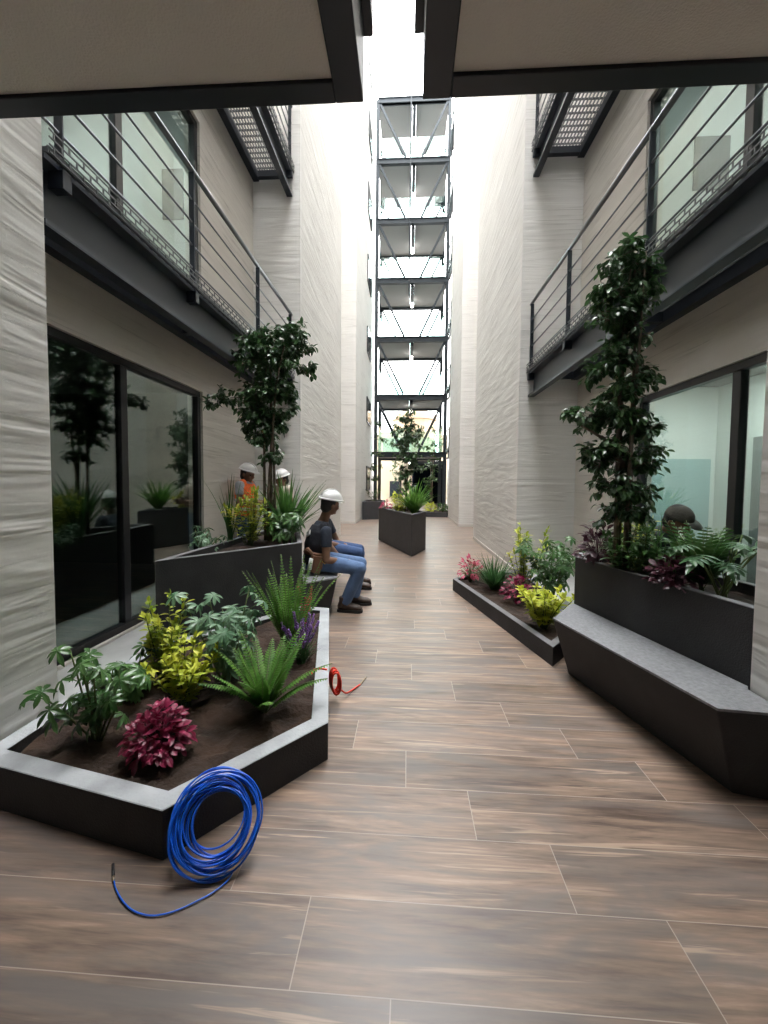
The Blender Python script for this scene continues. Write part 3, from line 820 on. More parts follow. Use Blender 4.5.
def k_blades(h, r, n, seed, w=.016, droop=.6, lean=(0, 0)):
    random.seed(seed); f = MB()
    for i in range(n):
        a = U(0, 2 * PI); k = (U(0, 1) ** .7) * r / h
        d = V((math.cos(a) * k + lean[0], math.sin(a) * k + lean[1], 1)); nn = V((math.cos(a), math.sin(a), 0)) * -1 + V((0, 0, .6))
        f.leaf((U(-.03, .03), U(-.03, .03), -.01), d, V((-math.cos(a), -math.sin(a), .4)), h * U(.55, 1.15), w * U(.8, 1.2), droop * U(.1, 1.2), .3, 7, base=.6, shape=.8)
    return f, MB()
def k_spikes(h, n, seed, r=.06, col=0):
    random.seed(seed); s = MB(); b = MB()
    for i in range(n):
        a = U(0, 2 * PI); k = U(.2, 1) * r / h
        st = arc((0, 0, 0), (math.cos(a) * k, math.sin(a) * k, 1), h * U(.7, 1.1), .25, 6); s.tube(st, .002, 4)
        for j in range(14):
            t = .5 + .5 * j / 14; q = min(5, int(t * 6)); p = st[q].lerp(st[q + 1], t * 6 - q)
            for g in range(3):
                e = rdir(-.3, .5) * (.010 * (1.3 - t * .7)); b.ellipsoid(p + e, (.006, .006, .008), 0, 5, 3)
    return s, b
def k_lobed(h, r, n, seed, L=.26):
    """big leaves cut into fingers, on long stalks"""
    random.seed(seed); f = MB(); s = MB()
    for i in range(n):
        a = 2 * PI * i / n + U(-.35, .35); k = U(.5, 1.0) * r / h
        st = arc((U(-.03, .03), U(-.03, .03), -.02), (math.cos(a) * k, math.sin(a) * k, 1), math.hypot(h, r) * U(.6, 1.0), .6, 6)
        s.tube(st, .004, 5); c = st[-1]; d = (st[-1] - st[-2]); d.z = min(d.z, 0) - .1 * d.length; d.normalize()
        sd = d.cross(V((0, 0, 1))).normalized(); up = sd.cross(d); l = L * U(.7, 1.1)
        f.leaf(c, d, up, l, l * .28, .5, .15, 5)
        for j in range(5):
            p = c + d * (l * (.02 + .15 * j))
            for sg in (-1, 1):
                e = sd * sg + d * (-.35 + .32 * j)
                f.leaf(p, e, up, l * (.55 - .06 * j) * U(.85, 1.1), l * .15, .5, .15, 4, base=.5)
    return f, s
def k_tree(h, pts_stem, clumps, seed, lf=.075, n=90):
    """ficus: several thin stems, leaf clumps = (x, y, z, rx, ry, rz, share)"""
    random.seed(seed); f = MB(); s = MB()
    for st in pts_stem:
        k = len(st); s.tube(st, [.02 - .014 * i / (k - 1) for i in range(k)], 7)
    for (x, y, z, rx, ry, rz, sh) in clumps:
        c = V((x, y, z))
        for q in range(max(3, int(n * sh / 14))):
            d = rdir(-.5, 1); a = c + V((U(-1, 1) * rx * .3, U(-1, 1) * ry * .3, U(-1, 1) * rz * .3)); b = c + V((d.x * rx, d.y * ry, d.z * rz * .9))
            tw = arc(a, (b - a), (b - a).length, .35, 5); s.tube(tw, [.004, .004, .003, .003, .002, .002], 4)
            for j in range(14):
                t = .15 + .85 * U(0, 1); w = min(4, int(t * 5)); p = tw[w].lerp(tw[w + 1], t * 5 - w)
                p = p + V((U(-.02, .02), U(-.02, .02), U(-.02, .02)))
                dd = V((U(-1, 1), U(-1, 1), U(-1.3, .25))) + (tw[w + 1] - tw[w]).normalized() * .5
                f.leaf(p, dd, V((U(-.6, .6), U(-.6, .6), 1)), lf * U(.7, 1.15), lf * .48 * U(.8, 1.1), .35, .22, 4)
    return f, s
def put(px, py, z): 
    p = atz(px, py, z); return (p.x, p.y, z)

# --- curb planter with the blue coil
zA = .16
f, s = k_schefflera(.44, .30, 8, 11, .080, 5)
plant('schefflera', 'dark green umbrella-leaved plant at the near window-side end of the pale-rimmed curb planter', 'plant', put(96, 742, zA), f, s, M['schef'], M['stem'])
f, s = k_schefflera(.28, .20, 6, 12, .075, 4)
plant('schefflera', 'small umbrella-leaved plant tucked against the golden shrub beside the window plinth', 'plant', put(128, 700, zA), f, s, M['schef'], M['stem'])
f, s = k_shrub(.54, .15, 15, 13, .068, .5, 24, .4, 1.1)
plant('golden_shrub', 'tall golden-leaved shrub in the pale-rimmed curb planter, behind the crimson plant', 'shrub', put(163, 686, zA), f, s, M['gold'], M['stem'])
f, s = k_shrub(.38, .20, 20, 14, .064, .5, 20, .4, 1.1)
plant('lime_shrub', 'lower lime-yellow shrub between the crimson plant and the tall golden shrub', 'shrub', put(184, 705, zA), f, s, M['lime'], M['stem'])
f, s = k_mound(.23, .135, 380, 15, .045, .62)
plant('coleus', 'deep crimson leafy mound in the pale-rimmed curb planter', 'plant', put(159, 757, zA), f, s, M['crimson'], M['plum'])
f, s = k_schefflera(.56, .34, 12, 16, .085, 7, 8)
plant('greygreen_shrub', 'grey-green bushy plant in front of the tall planter by the window', 'shrub', put(226, 682, zA), f, s, M['silver'], M['stem'])
f, s = k_fern(.34, .30, 24, 17, .045, 24, 1.0, .9)
plant('fern', 'bright green feathery fern in the middle of the curb planter near the red cable', 'fern', put(264, 712, zA), f, s, M['fern'], M['stem'])
f, s = k_fern(.60, .34, 44, 18, .034, 26, 1.1, .75)
plant('sword_fern', 'upright sword fern at the workers end of the curb planter', 'fern', put(289, 652, zA), f, s, M['fern'], M['stem'])
s, b = k_spikes(.36, 18, 19, .20)
f, _ = k_blades(.28, .2, 60, 20, .008, .4)
plant('lavender', 'violet-flowered plant below the sword fern on the curb planter edge', 'flower', put(302, 662, zA), f, s, M['grass'], M['stem'], extra=(('blossom', b, M['violet']),))
s, b = k_spikes(.42, 6, 21, .08)
plant('salvia', 'slim red-flowered stalk beside the sword fern by the worker bench', 'flower', put(306, 640, zA), None, s, None, M['stem'], extra=(('blossom', b, M['red_flower']),))

# --- tall planter beside the workers
zB = .785
def putB(px, Y, z=zB):
    p = aty(px, 540, Y); return (p.x, p.y, z)
bx = putB(270, 4.5)
cl_ = []
def tclump(px, py, r, sh, Y, base, ry=None, rz=None):
    p = aty(px, py, Y); return (p.x - base[0], p.y - base[1], p.z - base[2], r, ry or r, rz or r, sh)
for px, py, r, sh in ((292, 335, .19, .9), (272, 345, .26, 1.4), (262, 362, .28, 1.7), (284, 360, .24, 1.3), (266, 388, .26, 1.7), (280, 392, .20, 1.2), (258, 412, .24, 1.5), (272, 422, .20, 1.2), (250, 340, .14, .4), (308, 372, .13, .25), (245, 395, .17, .5), (262, 440, .20, .8), (250, 428, .12, .3), (222, 398, .15, .30), (208, 405, .09, .15), (272, 456, .14, .4), (300, 350, .16, .4), (292, 410, .10, .25), (240, 355, .12, .3)):
    cl_.append(tclump(px, py, r * 1.0, sh, 4.5, bx))
st = []
for i in range(4):
    o = V((.05 * math.cos(i * 1.6), .05 * math.sin(i * 1.6), -.03))
    st.append([o, o * 1.2 + V((0, 0, .6)), o * 1.6 + V((.03 * i - .04, 0, 1.2)), o * 2 + V((.06 * i - .08, 0, 1.8)), o * 2 + V((.10 * i - .10, 0, 2.25))])
st.append([V((0, 0, 1.25)), V((-.25, 0, 1.55)), V((-.60, 0, 1.62))])
f, s = k_tree(2.3, st, cl_, 31, .080, 330)
plant('ficus_tree', 'slender dark-leaved tree in the planter beside the workers, reaching the balcony', 'tree', bx, f, s, M['ficus'], M['bark'], fname='crown')
f, s = k_shrub(.60, .26, 20, 32, .075, .55, 20, .4)
plant('golden_shrub', 'yellow-green shrub in front of the worker in the orange vest', 'shrub', putB(250, 4.1), f, s, M['gold'], M['stem'])
f, s = k_blades(.80, .62, 90, 33, .034, .5)
plant('sword_plant', 'tall plant of upright dark green blades beside the seated man in the white helmet', 'plant', putB(287, 4.62), f, s, M['blade'], M['stem'])
f, s = k_schefflera(.36, .24, 10, 34, .12, 4, 6)
plant('broadleaf_plant', 'broad glossy green plant at the planter corner behind the seated man', 'plant', putB(285, 4.32), f, s, M['schef'], M['stem'])
f, s = k_blades(.74, .16, 22, 35, .016, .4)
plant('grass_tuft', 'thin upright grass stalks rising between the window and the yellow-green shrub', 'grass plant', putB(231, 4.1), f, s, M['grass'], M['stem'])
f, s = k_schefflera(.20, .19, 6, 36, .075, 4, 6)
plant('small_shrub', 'small low plant at the window-side corner of the tall planter', 'plant', putB(203, 3.75), f, s, M['silver'], M['stem'])

# --- tall planter behind the long bench
bx = putB(622, 3.05)
cl_ = []
for px, py, r, sh in ((628, 245, .10, .5), (618, 262, .14, .6), (640, 272, .16, .8), (618, 292, .18, 1.1), (640, 305, .15, .9), (608, 318, .16, 1.0), (628, 335, .16, 1.1), (618, 360, .17, 1.2), (600, 372, .12, .5), (638, 375, .15, .8), (620, 392, .16, 1.2), (606, 415, .16, 1.0), (628, 420, .17, 1.3), (575, 412, .10, .45), (590, 422, .11, .5), (642, 432, .13, .8), (615, 450, .17, 1.3), (598, 462, .12, .6), (638, 465, .15, 1.0), (586, 452, .09, .3), (612, 485, .17, 1.0), (632, 492, .15, .9), (648, 450, .10, .4), (615, 515, .16, .7), (640, 515, .12, .5), (650, 285, .11, .3)):
    cl_.append(tclump(px, py, r * .92, sh, 3.05, bx))
st = []
for i in range(4):
    o = V((.04 * math.cos(i * 1.6), .04 * math.sin(i * 1.6), -.03))
    st.append([o, o * 1.2 + V((0, 0, .6)), o * 1.5 + V((.01 * i - .02, 0, 1.2)), o * 1.5 + V((.02 * i - .02, 0, 1.8)), o + V((.03 * i - .02, 0, 2.35))])
st.append([V((0, 0, .8)), V((-.15, 0, 1.0)), V((-.32, 0, 1.1))])
f, s = k_tree(2.4, st, cl_, 41, .068, 250)
plant('ficus_tree', 'tall slender dark-leaved tree in the planter behind the long bench', 'tree', bx, f, s, M['ficus'], M['bark'], fname='crown')
f, s = k_mound(.36, .14, 150, 42, .075, .45)
plant('plum_plant', 'dark plum-leaved plant at the foot of the tree behind the long bench', 'plant', putB(598, 3.24), f, s, M['plum'], M['plum'])
f, s = k_shrub(.44, .24, 14, 43, .085, .4, 16, .5)
plant('green_shrub', 'leafy green shrub under the slender tree behind the long bench', 'shrub', putB(624, 3.05), f, s, M['schef'], M['stem'])
f, s = k_shrub(.46, .12, 8, 44, .075, .5, 14, .4)
plant('golden_shrub', 'olive-yellow shrub against the window frame behind the long bench', 'shrub', putB(634, 3.22), f, s, M['gold'], M['stem'])
f, s = k_schefflera(.30, .22, 11, 45, .080, 5, 7)
plant('schefflera', 'spreading umbrella-leaved plant before the crouching person by the window', 'plant', putB(668, 2.84), f, s, M['schef'], M['stem'])
f, s = k_mound(.20, .13, 170, 46, .06, .6)
plant('coleus', 'dark crimson mound behind the rim of the planter with the long bench', 'plant', putB(676, 2.62), f, s, M['plum'], M['plum'])
f, s = k_shrub(.38, .18, 12, 49, .08, .42, 15, .5)
plant('green_shrub', 'dark leafy shrub between the slender tree and the crimson mound by the window', 'shrub', putB(648, 2.86), f, s, M['schef'], M['stem'])
f, s = k_fern(.40, .22, 16, 50, .07, 14, 1.1, .8, 1.4)
plant('fern', 'green feathery fern between the crimson mound and the cut-leaved plant by the window', 'fern', putB(702, 2.62), f, s, M['schef'], M['stem'])
f, s = k_lobed(.38, .20, 14, 47, .19)
plant('philodendron', 'large-leaved plant with deeply cut leaves at the near end of the window planter', 'plant', putB(726, 2.50), f, s, M['philo'], M['stem'])
f, s = k_blades(.55, .12, 8, 48, .014, .3)
plant('grass_tuft', 'few thin blades crossing the window beside the crouching person', 'grass plant', putB(656, 3.0), f, s, M['grass'], M['stem'])

# --- low planter beyond the long bench
zD = .125
f, s = k_mound(.34, .15, 150, 51, .075, .42)
plant('cordyline', 'pinkish red leafy plant at the far tip of the low narrow planter', 'plant', put(470, 582, zD), f, s, M['pink'], M['stem'])
f, s = k_blades(.48, .40, 260, 52, .012, .6)
plant('grass_tuft', 'dark green grass tuft beside the pinkish red plant', 'grass plant', put(494, 590, zD), f, s, M['grass'], M['stem'])
f, s = k_shrub(.80, .24, 14, 53, .085, .5, 20, .4, 1.0)
plant('golden_shrub', 'tall thin yellow-green shrub in the middle of the low narrow planter', 'shrub', put(523, 592, zD), f, s, M['gold'], M['stem'])
f, s = k_schefflera(.62, .40, 12, 54, .11, 6, 7)
plant('schefflera', 'dark umbrella-leaved plant against the recess wall behind the lime shrub', 'fern', put(551, 597, zD), f, s, M['schef'], M['stem'])
f, s = k_mound(.32, .15, 150, 55, .065, .5)
plant('coleus', 'small crimson-pink mound in front of the thin yellow-green shrub', 'plant', put(517, 605, zD), f, s, M['crimson'], M['plum'])
f, s = k_shrub(.42, .25, 22, 56, .085, .58, 16, .5, 1.0)
plant('lime_shrub', 'lime bush at the near end of the low planter, touching the long bench', 'shrub', put(543, 628, zD), f, s, M['lime'], M['stem'])

# --- planter in the middle of the passage
zE = .78
def putE(px, Y, z=zE):
    p = aty(px, 510, Y); return (p.x, p.y, z)
bx = putE(406, 9.4)
cl_ = []
for px, py, r, sh in ((408, 418, .26, .7), (404, 432, .34, 1.0), (411, 440, .32, 1.1), (407, 455, .32, 1.1), (411, 470, .30, .9), (404, 476, .26, .6), (398, 446, .24, .4), (414, 425, .22, .4), (408, 488, .24, .5)):
    cl_.append(tclump(px, py, r, sh, 9.4, bx))
f, s = k_tree(2.2, [[V((.04 * math.cos(i * 2), .04 * math.sin(i * 2), -.03)), V((.03 * i - .03, 0, .8)), V((.05 * i - .05, 0, 1.9))] for i in range(3)], cl_, 61, .10, 260)
plant('ficus_tree', 'dark tree growing from the planter in the middle of the passage', 'tree', bx, f, s, M['ficus'], M['bark'], fname='crown')
f, s = k_blades(.75, .50, 150, 62, .035, .6)
plant('grass_tuft', 'arching bright green blades in the middle passage planter', 'grass plant', putE(414, 8.6), f, s, M['fern'], M['stem'])
f, s = k_shrub(.46, .34, 13, 63, .12, .6, 14, .5)
plant('green_shrub', 'pale leafy shrub in the middle passage planter beside the pink flowers', 'shrub', putE(399, 9.0), f, s, M['lime'], M['stem'])
f, s = k_mound(.24, .15, 80, 64, .07, .5)
plant('pink_plant', 'pink-leaved plant at the corner of the middle passage planter', 'plant', putE(386, 9.7), f, s, M['pink'], M['stem'])

# --- far end
f, s = k_shrub(.55, .35, 9, 71, .14, .5, 12, .5)
plant('green_shrub', 'leafy plant in the small dark planter near the footbridges', 'shrub', (-1.35, 16.3, .67), f, s, M['far_leaf'], M['stem'])
for i, (x, y, lab) in enumerate(((1.05, 17.8, 'low green shrub in the far curb planter, towards the middle of the passage'), (1.6, 17.9, 'low green shrub in the far curb planter, against the far balconies'))):
    f, s = k_mound(.42, .27, 120, 72 + i, .13, .6)
    plant('green_shrub', lab, 'shrub', (x, y, .17), f, s, (M['lime'], M['far_leaf'])[i], M['stem'])
def small_tree(label, x, y, h, seed, r=.55, lf=.13, n=90):
    cl_ = [(U(-.2, .2) * r, U(-.2, .2) * r, h * t, r * q, r * q, r * .7, 1.0) for t, q in ((.35, .6), (.5, .9), (.65, 1.0), (.8, .9), (.95, .6))]
    f, s = k_tree(h, [[V((0, 0, 0)), V((.03, 0, h * .4)), V((0, .05, h * .8))], [V((.05, 0, 0)), V((.1, 0, h * .5)), V((.15, .05, h * .9))]], cl_, seed, lf, n)
    plant('small_tree', label, 'tree', (x, y, 0), f, s, M['far_leaf'], M['bark'], fname='crown')
random.seed(8)
small_tree('slim tree climbing beside the lowest footbridge, next to the second block with slit windows', -1.5, 20.3, 4.6, 81, .42)
small_tree('dark young tree growing in front of the dark blue gate', 1.15, 20.2, 3.4, 82, .45)
small_tree('bushy garden tree in front of the cream house beyond the footbridges', -.55, 27.6, 5.2, 83, .85, .17)
small_tree('garden tree just behind the footbridges, in front of the shading porch', 1.55, 25.85, 5.0, 84, .8, .17)
# ------------------------------------------------------------------ people
def remeshed(mb, voxel, name, m, parent, smooth=6):
    me = bpy.data.meshes.new('tmp'); me.from_pydata(mb.v, [], mb.f); me.update()
    o = bpy.data.objects.new('tmp', me); COL.objects.link(o)
    r = o.modifiers.new('r', 'REMESH'); r.mode = 'VOXEL'; r.voxel_size = voxel
    s = o.modifiers.new('s', 'SMOOTH'); s.factor = .5; s.iterations = smooth
    dg = bpy.context.evaluated_depsgraph_get()
    new = bpy.data.meshes.new_from_object(o.evaluated_get(dg), depsgraph=dg)
    bpy.data.objects.remove(o); bpy.data.meshes.remove(me)
    new.name = name
    for mm in (m if isinstance(m, (list, tuple)) else [m]): new.materials.append(mm)
    new.polygons.foreach_set('use_smooth', [True] * len(new.polygons))
    ob = bpy.data.objects.new(name, new); COL.objects.link(ob); ob.parent = parent
    return ob
def limb(mb, pts, rad, seg=14, ends=True):
    """tapered limb through the joints, rounded at them"""
    for i in range(len(pts) - 1):
        a, b = V(pts[i]), V(pts[i + 1]); n = 5
        ps = [a.lerp(b, j / n) for j in range(n + 1)]; bulge = [0, .06, .09, .06, .02, 0]
        rs = [(rad[i] + (rad[i + 1] - rad[i]) * j / n) * (1 + bulge[j] * (.8 if ends else .3)) for j in range(n + 1)]
        mb.tube(ps, rs, seg)
    for i, p in enumerate(pts):
        if ends or 0 < i < len(pts) - 1: mb.ellipsoid(p, (rad[i],) * 3, 0, 12, 8)
def hand(mb, wrist, d, back, side, curl=.8, size=1.0):
    """palm, four bent fingers, thumb. d: along the hand, back: back of the hand, side: towards the thumb"""
    d = V(d).normalized(); back = V(back); back = (back - d * back.dot(d)).normalized(); side = d.cross(back) * (1 if d.cross(back).dot(V(side)) > 0 else -1)
    w = V(wrist); s = size
    for k in range(4):
        o = w + side * (.030 - .020 * k) * s
        mb.tube([w + side * (.018 - .012 * k) * s, o + d * .085 * s], [.013 * s, .012 * s], 8)
        L = (.072, .080, .075, .058)[k] * s; q = o + d * .085 * s; dd = d.copy()
        mb.ellipsoid(q, (.0115 * s,) * 3, 0, 8, 6)
        for j, f in enumerate((.45, .32, .23)):
            a = curl * (.55, .75, .5)[j]; dd = (dd * math.cos(a) - back * math.sin(a)).normalized(); nb = side.cross(dd); back2 = nb if nb.dot(back) > 0 else -nb
            e = q + dd * L * f; mb.tube([q, e], [.0095 * s * (1 - .08 * j), .0088 * s * (1 - .1 * j)], 8); mb.ellipsoid(e, (.0086 * s,) * 3, 0, 8, 6); q = e
    q = w + side * .022 * s + d * .018 * s; t1 = q + (d * .6 + side * .8).normalized() * .042 * s - back * .008; t2 = t1 + (d * .95 + side * .2 - back * .3).normalized() * .034 * s
    mb.tube([q, t1], [.014 * s, .011 * s], 8); mb.ellipsoid(t1, (.011 * s,) * 3, 0, 8, 6); mb.tube([t1, t2], [.0105 * s, .0085 * s], 8); mb.ellipsoid(t2, (.0085 * s,) * 3, 0, 8, 6)
def person(label, J, top, legs, fd, boots='boot', vest=None, hat='hat', hair_len=.0, sleeve=.55, torso_fwd=None, belt=False, tape=False):
    """J: world joints pelvis, chest, neck, head and R/L shoulder, elbow, wrist, hip, knee, ankle, toe"""
    P = {k: V(v) for k, v in J.items() if k not in ('kneel', 'curl', 'hem')}
    loc = V((P['pelvis'].x, P['pelvis'].y, min(P['Rankle'].z, P['Lankle'].z) - .08))
    if loc.z < .05: loc.z = 0
    t = thing('person', label, 'person', loc)
    P = {k: v - loc for k, v in P.items()}
    b = MB()
    fd = V(fd).normalized(); hz = (P['head'] - P['neck']).normalized() + V((0, 0, 1.2)); hz = (hz - fd * hz.dot(fd)).normalized(); hx = fd.cross(hz) * -1      # hx: to the person's left
    R3 = Matrix((fd, hx, hz)).transposed()
    h = P['head']
    # torso frame
    lat = (P['Lshoulder'] - P['Rshoulder']).normalized(); latp = (P['Lhip'] - P['Rhip']).normalized()
    up = (P['neck'] - P['pelvis']).normalized(); tf = lat.cross(up).normalized(); pf = latp.cross(up).normalized()
    mid = P['pelvis'].lerp(P['chest'], .5)
    def torso(k, z0=-.09, neck=True, dz=0.0):
        rs = [(P['pelvis'] + up * z0, latp * (.150 + k), pf * (.115 + k)), (P['pelvis'] + up * .05, latp * (.160 + k), pf * (.120 + k)), (mid, lat * (.148 + k), tf * (.105 + k)),
              (P['chest'], lat * (.172 + k), tf * (.118 + k)), (P['chest'].lerp(P['neck'], .55), lat * (.170 + k), tf * (.105 + k)), (P['chest'].lerp(P['neck'], .86), lat * (.115 + k), tf * (.080 + k))]
        if neck: rs.append((P['neck'] + up * .01, lat * (.062 + k), tf * (.060 + k)))
        return rs
    b.loft(torso(-.004))
    b.tube([P['neck'] - up * .06, P['neck'].lerp(h, .5), h], [.062, .054, .056], 14)
    b.ellipsoid(h + hz * .025, (.098, .078, .112), 0, 20, 14, R3)                     # skull
    b.ellipsoid(h + fd * .030 - hz * .050, (.066, .060, .068), 0, 16, 12, R3)        # jaw
    b.ellipsoid(h + fd * .074 - hz * .090, (.022, .026, .020), 0, 12, 8, R3)         # chin
    b.ellipsoid(h + fd * .105 - hz * .018, (.018, .013, .026), 0, 10, 8, R3)         # nose
    b.ellipsoid(h + fd * .088 + hz * .020, (.016, .050, .014), 0, 12, 8, R3)         # brow
    b.ellipsoid(h + fd * .092 - hz * .058, (.012, .024, .008), 0, 10, 6, R3)         # lips
    for sg in (-1, 1):
        b.ellipsoid(h + hx * .079 * sg - fd * .008 - hz * .012, (.020, .009, .032), 0, 10, 8, R3)
        b.ellipsoid(h + hx * .045 * sg + fd * .070 - hz * .028, (.026, .022, .022), 0, 10, 8, R3)  # cheeks
    for S in 'RL':
        limb(b, [P[S + 'shoulder'], P[S + 'elbow'], P[S + 'wrist']], [.052, .041, .027])
        limb(b, [P[S + 'hip'], P[S + 'knee'], P[S + 'ankle']], [.080, .055, .040])
        b.tube([P[S + 'ankle'] - V((0, 0, .02)), P[S + 'ankle'].lerp(P[S + 'toe'], .55)], [.036, .026], 10)
        dw = (P[S + 'wrist'] - P[S + 'elbow']).normalized()
        hd = J.get(S + 'hand'); hd = (V(hd) if hd else dw)
        bk = V(J.get(S + 'back', (0, 0, 1))); sd = V(J.get(S + 'thumb', lat * (1 if S == 'R' else -1)))
        hand(b, P[S + 'wrist'], hd, bk, sd, J.get('curl', .8))
    remeshed(b, .0075, 'body', M['skin'], t, 3)
    e = MB()
    for sg in (-1, 1): e.ellipsoid(h + hx * .034 * sg + fd * .082 + hz * .002, (.012, .013, .010), 0, 10, 8, R3)
    e.build('eyes', M['hair'], t, True)
    # hair
    hb = MB(); hb.ellipsoid(h - fd * .018 + hz * .032, (.098, .085, .112), 0, 18, 12, R3); hb.ellipsoid(h - fd * .050 - hz * (.030 + hair_len), (.060, .070, .070), 0, 14, 10, R3)
    remeshed(hb, .010, 'hair', M['hair'], t, 3)
    # shirt
    sh = MB(); sh.loft(torso(.012, J.get('hem', -.12)))
    for S in 'RL':
        a, c, w = P[S + 'shoulder'], P[S + 'elbow'], P[S + 'wrist']
        sh.ellipsoid(a, (.068,) * 3, 0, 12, 8)
        if sleeve < 1.01: sh.tube([a, a.lerp(c, sleeve * .5), a.lerp(c, sleeve)], [.068, .066, .062], 14)
        else:
            sh.tube([a, c], [.068, .056], 14); sh.ellipsoid(c, (.056,) * 3, 0, 12, 8); sh.tube([c, c.lerp(w, .92)], [.056, .040], 14)
    remeshed(sh, .011, 'shirt', M[top], t, 4)
    # trousers
    j = MB(); j.loft([(P['pelvis'] - up * .10, latp * .155, pf * .120), (P['pelvis'], latp * .172, pf * .132), (P['pelvis'] + up * .09, latp * .160, pf * .118)])
    for S in 'RL':
        limb(j, [P[S + 'hip'], P[S + 'knee']], [.098, .073]); a = P[S + 'knee']; c = P[S + 'ankle']
        j.tube([a, a.lerp(c, .5), a.lerp(c, .96)], [.073, .070, .062], 14)
    remeshed(j, .012, 'trousers', M[legs], t, 4)
    # boots
    for S in 'RL':
        a, o = P[S + 'ankle'], P[S + 'toe']; d = (o - a); d.z = 0; d.normalize(); s2 = V((-d.y, d.x, 0)); gz = a.z - .075; kneel = J.get('kneel')
        bm_ = MB(); dn = V((0, 0, -1))
        if kneel: dn = V((o - a)).normalized(); 
        bm_.tube([a + (V((0, 0, .10)) if not kneel else V(P[S + 'knee'] - a).normalized() * .08), a - V((0, 0, .02))], [.060, .056], 12)
        rs = []
        ln = (o - a).length + .02
        for q, (w_, h_) in zip((-.07, -.03, .04, .11, .17, .205), ((.030, .04), (.042, .055), (.046, .05), (.052, .038), (.048, .032), (.028, .022))):
            rs.append((V((a.x, a.y, gz + .018 + h_)) + d * q, s2 * w_, V((0, 0, h_))))
        if not kneel: bm_.loft(rs, 14)
        else: bm_.tube([a, a.lerp(o, .5), o], [.05, .05, .04], 12)
        bo = remeshed(bm_, .010, 'boot', M[boots], t, 3)
        if not kneel:
            so = MB(); oc = [(-.075, .026), (-.05, .042), (0, .046), (.08, .050), (.14, .054), (.19, .046), (.212, .022)]
            pl = [(a.x + d.x * q - s2.x * w_, a.y + d.y * q - s2.y * w_) for q, w_ in oc] + [(a.x + d.x * q + s2.x * w_, a.y + d.y * q + s2.y * w_) for q, w_ in oc[::-1]]
            so.prism(pl, gz, gz + .028).build('sole', M['sole'], bo)
    if vest:
        v = MB(); rs = torso(.026, -.04, False); v.loft(rs)
        for S in 'RL': v.ellipsoid(P[S + 'shoulder'].lerp(P['neck'], .45) - up * .005, (.060, .070, .075), 0, 12, 8)
        vo = remeshed(v, .012, 'vest', M[vest], t, 4)
        if tape:
            for q in (.25, .72):
                c = P['pelvis'].lerp(P['chest'], q); k = .034
                m = MB(); ring = [(c - up * .022, lat * (.152 + k + .008 * q), tf * (.108 + k + .012 * q)), (c + up * .022, lat * (.154 + k + .010 * q), tf * (.109 + k + .012 * q))]
                m.loft(ring, 24).build('reflective_band', M['reflect'], vo, True)
        else:
            c = P['chest'].lerp(P['neck'], .45) - tf * .140 + lat * -.03
            m = MB().beam(c - lat * .055 + up * .02, c + lat * .055 - up * .02, .012, .055, up=up); m.build('reflective_patch', M['reflect'], vo)
    if belt:
        m = MB(); c = P['pelvis'] + up * .10
        m.loft([(c - up * .022, latp * .190, pf * .150), (c + up * .022, latp * .188, pf * .148)], 24)
        bo = m.build('tool_belt', M['leather'], t, True)
        pc = P['pelvis'] - latp * .205 + pf * .02 + up * .0
        m = MB().loft([(pc - up * .10, pf * .050, latp * .022), (pc - up * .02, pf * .075, latp * .034), (pc + up * .09, pf * .082, latp * .036)], 14)
        bevel(m.build('tool_pouch', M['leather'], bo, True), .004)
        a = pc + pf * .04 - latp * .01; MB().beam(a - pf * .02 + up * .08, a + pf * .13 - up * .03, .03, .022).build('tape_measure', M['yellow'], bo)
        a = pc - pf * .06 + up * .10; MB().tube([a, a - pf * .07 + up * .06, a - pf * .09 + up * .05], [.014, .016, .012], 8).build('hammer_handle', M['skin'], bo, True)
        a = pc - pf * .07 - latp * .03 - up * .0; MB().tube([a + up * .06, a - up * .06], [.022, .026], 10).build('white_pouch', M['reflect'], bo, True)
    if hat == 'hat':
        m = MB(); c = h + hz * .062
        m.ellipsoid(c, (.142, .118, .108), 0, 28, 10, R3, 0.0)
        m.loft([(c - hz * .006, R3 @ V((.150, 0, 0)), R3 @ V((0, .126, 0))), (c + hz * .004, R3 @ V((.152, 0, 0)), R3 @ V((0, .127, 0))), (c + hz * .014, R3 @ V((.142, 0, 0)), R3 @ V((0, .118, 0)))], 28)
        ho = m.build('hard_hat', M['hat'], t, True)
        m = MB(); m.loft([(c + fd * .10 - hz * .002, R3 @ V((.085, 0, -.012)), R3 @ V((0, .088, 0))), (c + fd * .10 + hz * .007, R3 @ V((.085, 0, -.012)), R3 @ V((0, .088, 0)))], 20)
        m.build('hat_brim', M['hat'], ho, True)
        pts = [c + fd * .135 * math.cos(a) + hz * (.105 * math.sin(a) + .006) for a in [PI * i / 12 for i in range(1, 12)]]
        MB().tube(pts, .012, 8).build('hat_ridge', M['hat'], ho, True)
    elif hat == 'cap':
        m = MB(); c = h + hz * .045
        m.ellipsoid(c, (.112, .094, .098), 0, 22, 9, R3, -.1); ho = m.build('cap', M['cap'], t, True)
        m = MB(); m.loft([(c + fd * .11 - hz * .006, R3 @ V((.075, 0, -.02)), R3 @ V((0, .075, 0))), (c + fd * .11 + hz * .002, R3 @ V((.075, 0, -.02)), R3 @ V((0, .075, 0)))], 18); m.build('cap_visor', M['cap'], ho, True)
    return t

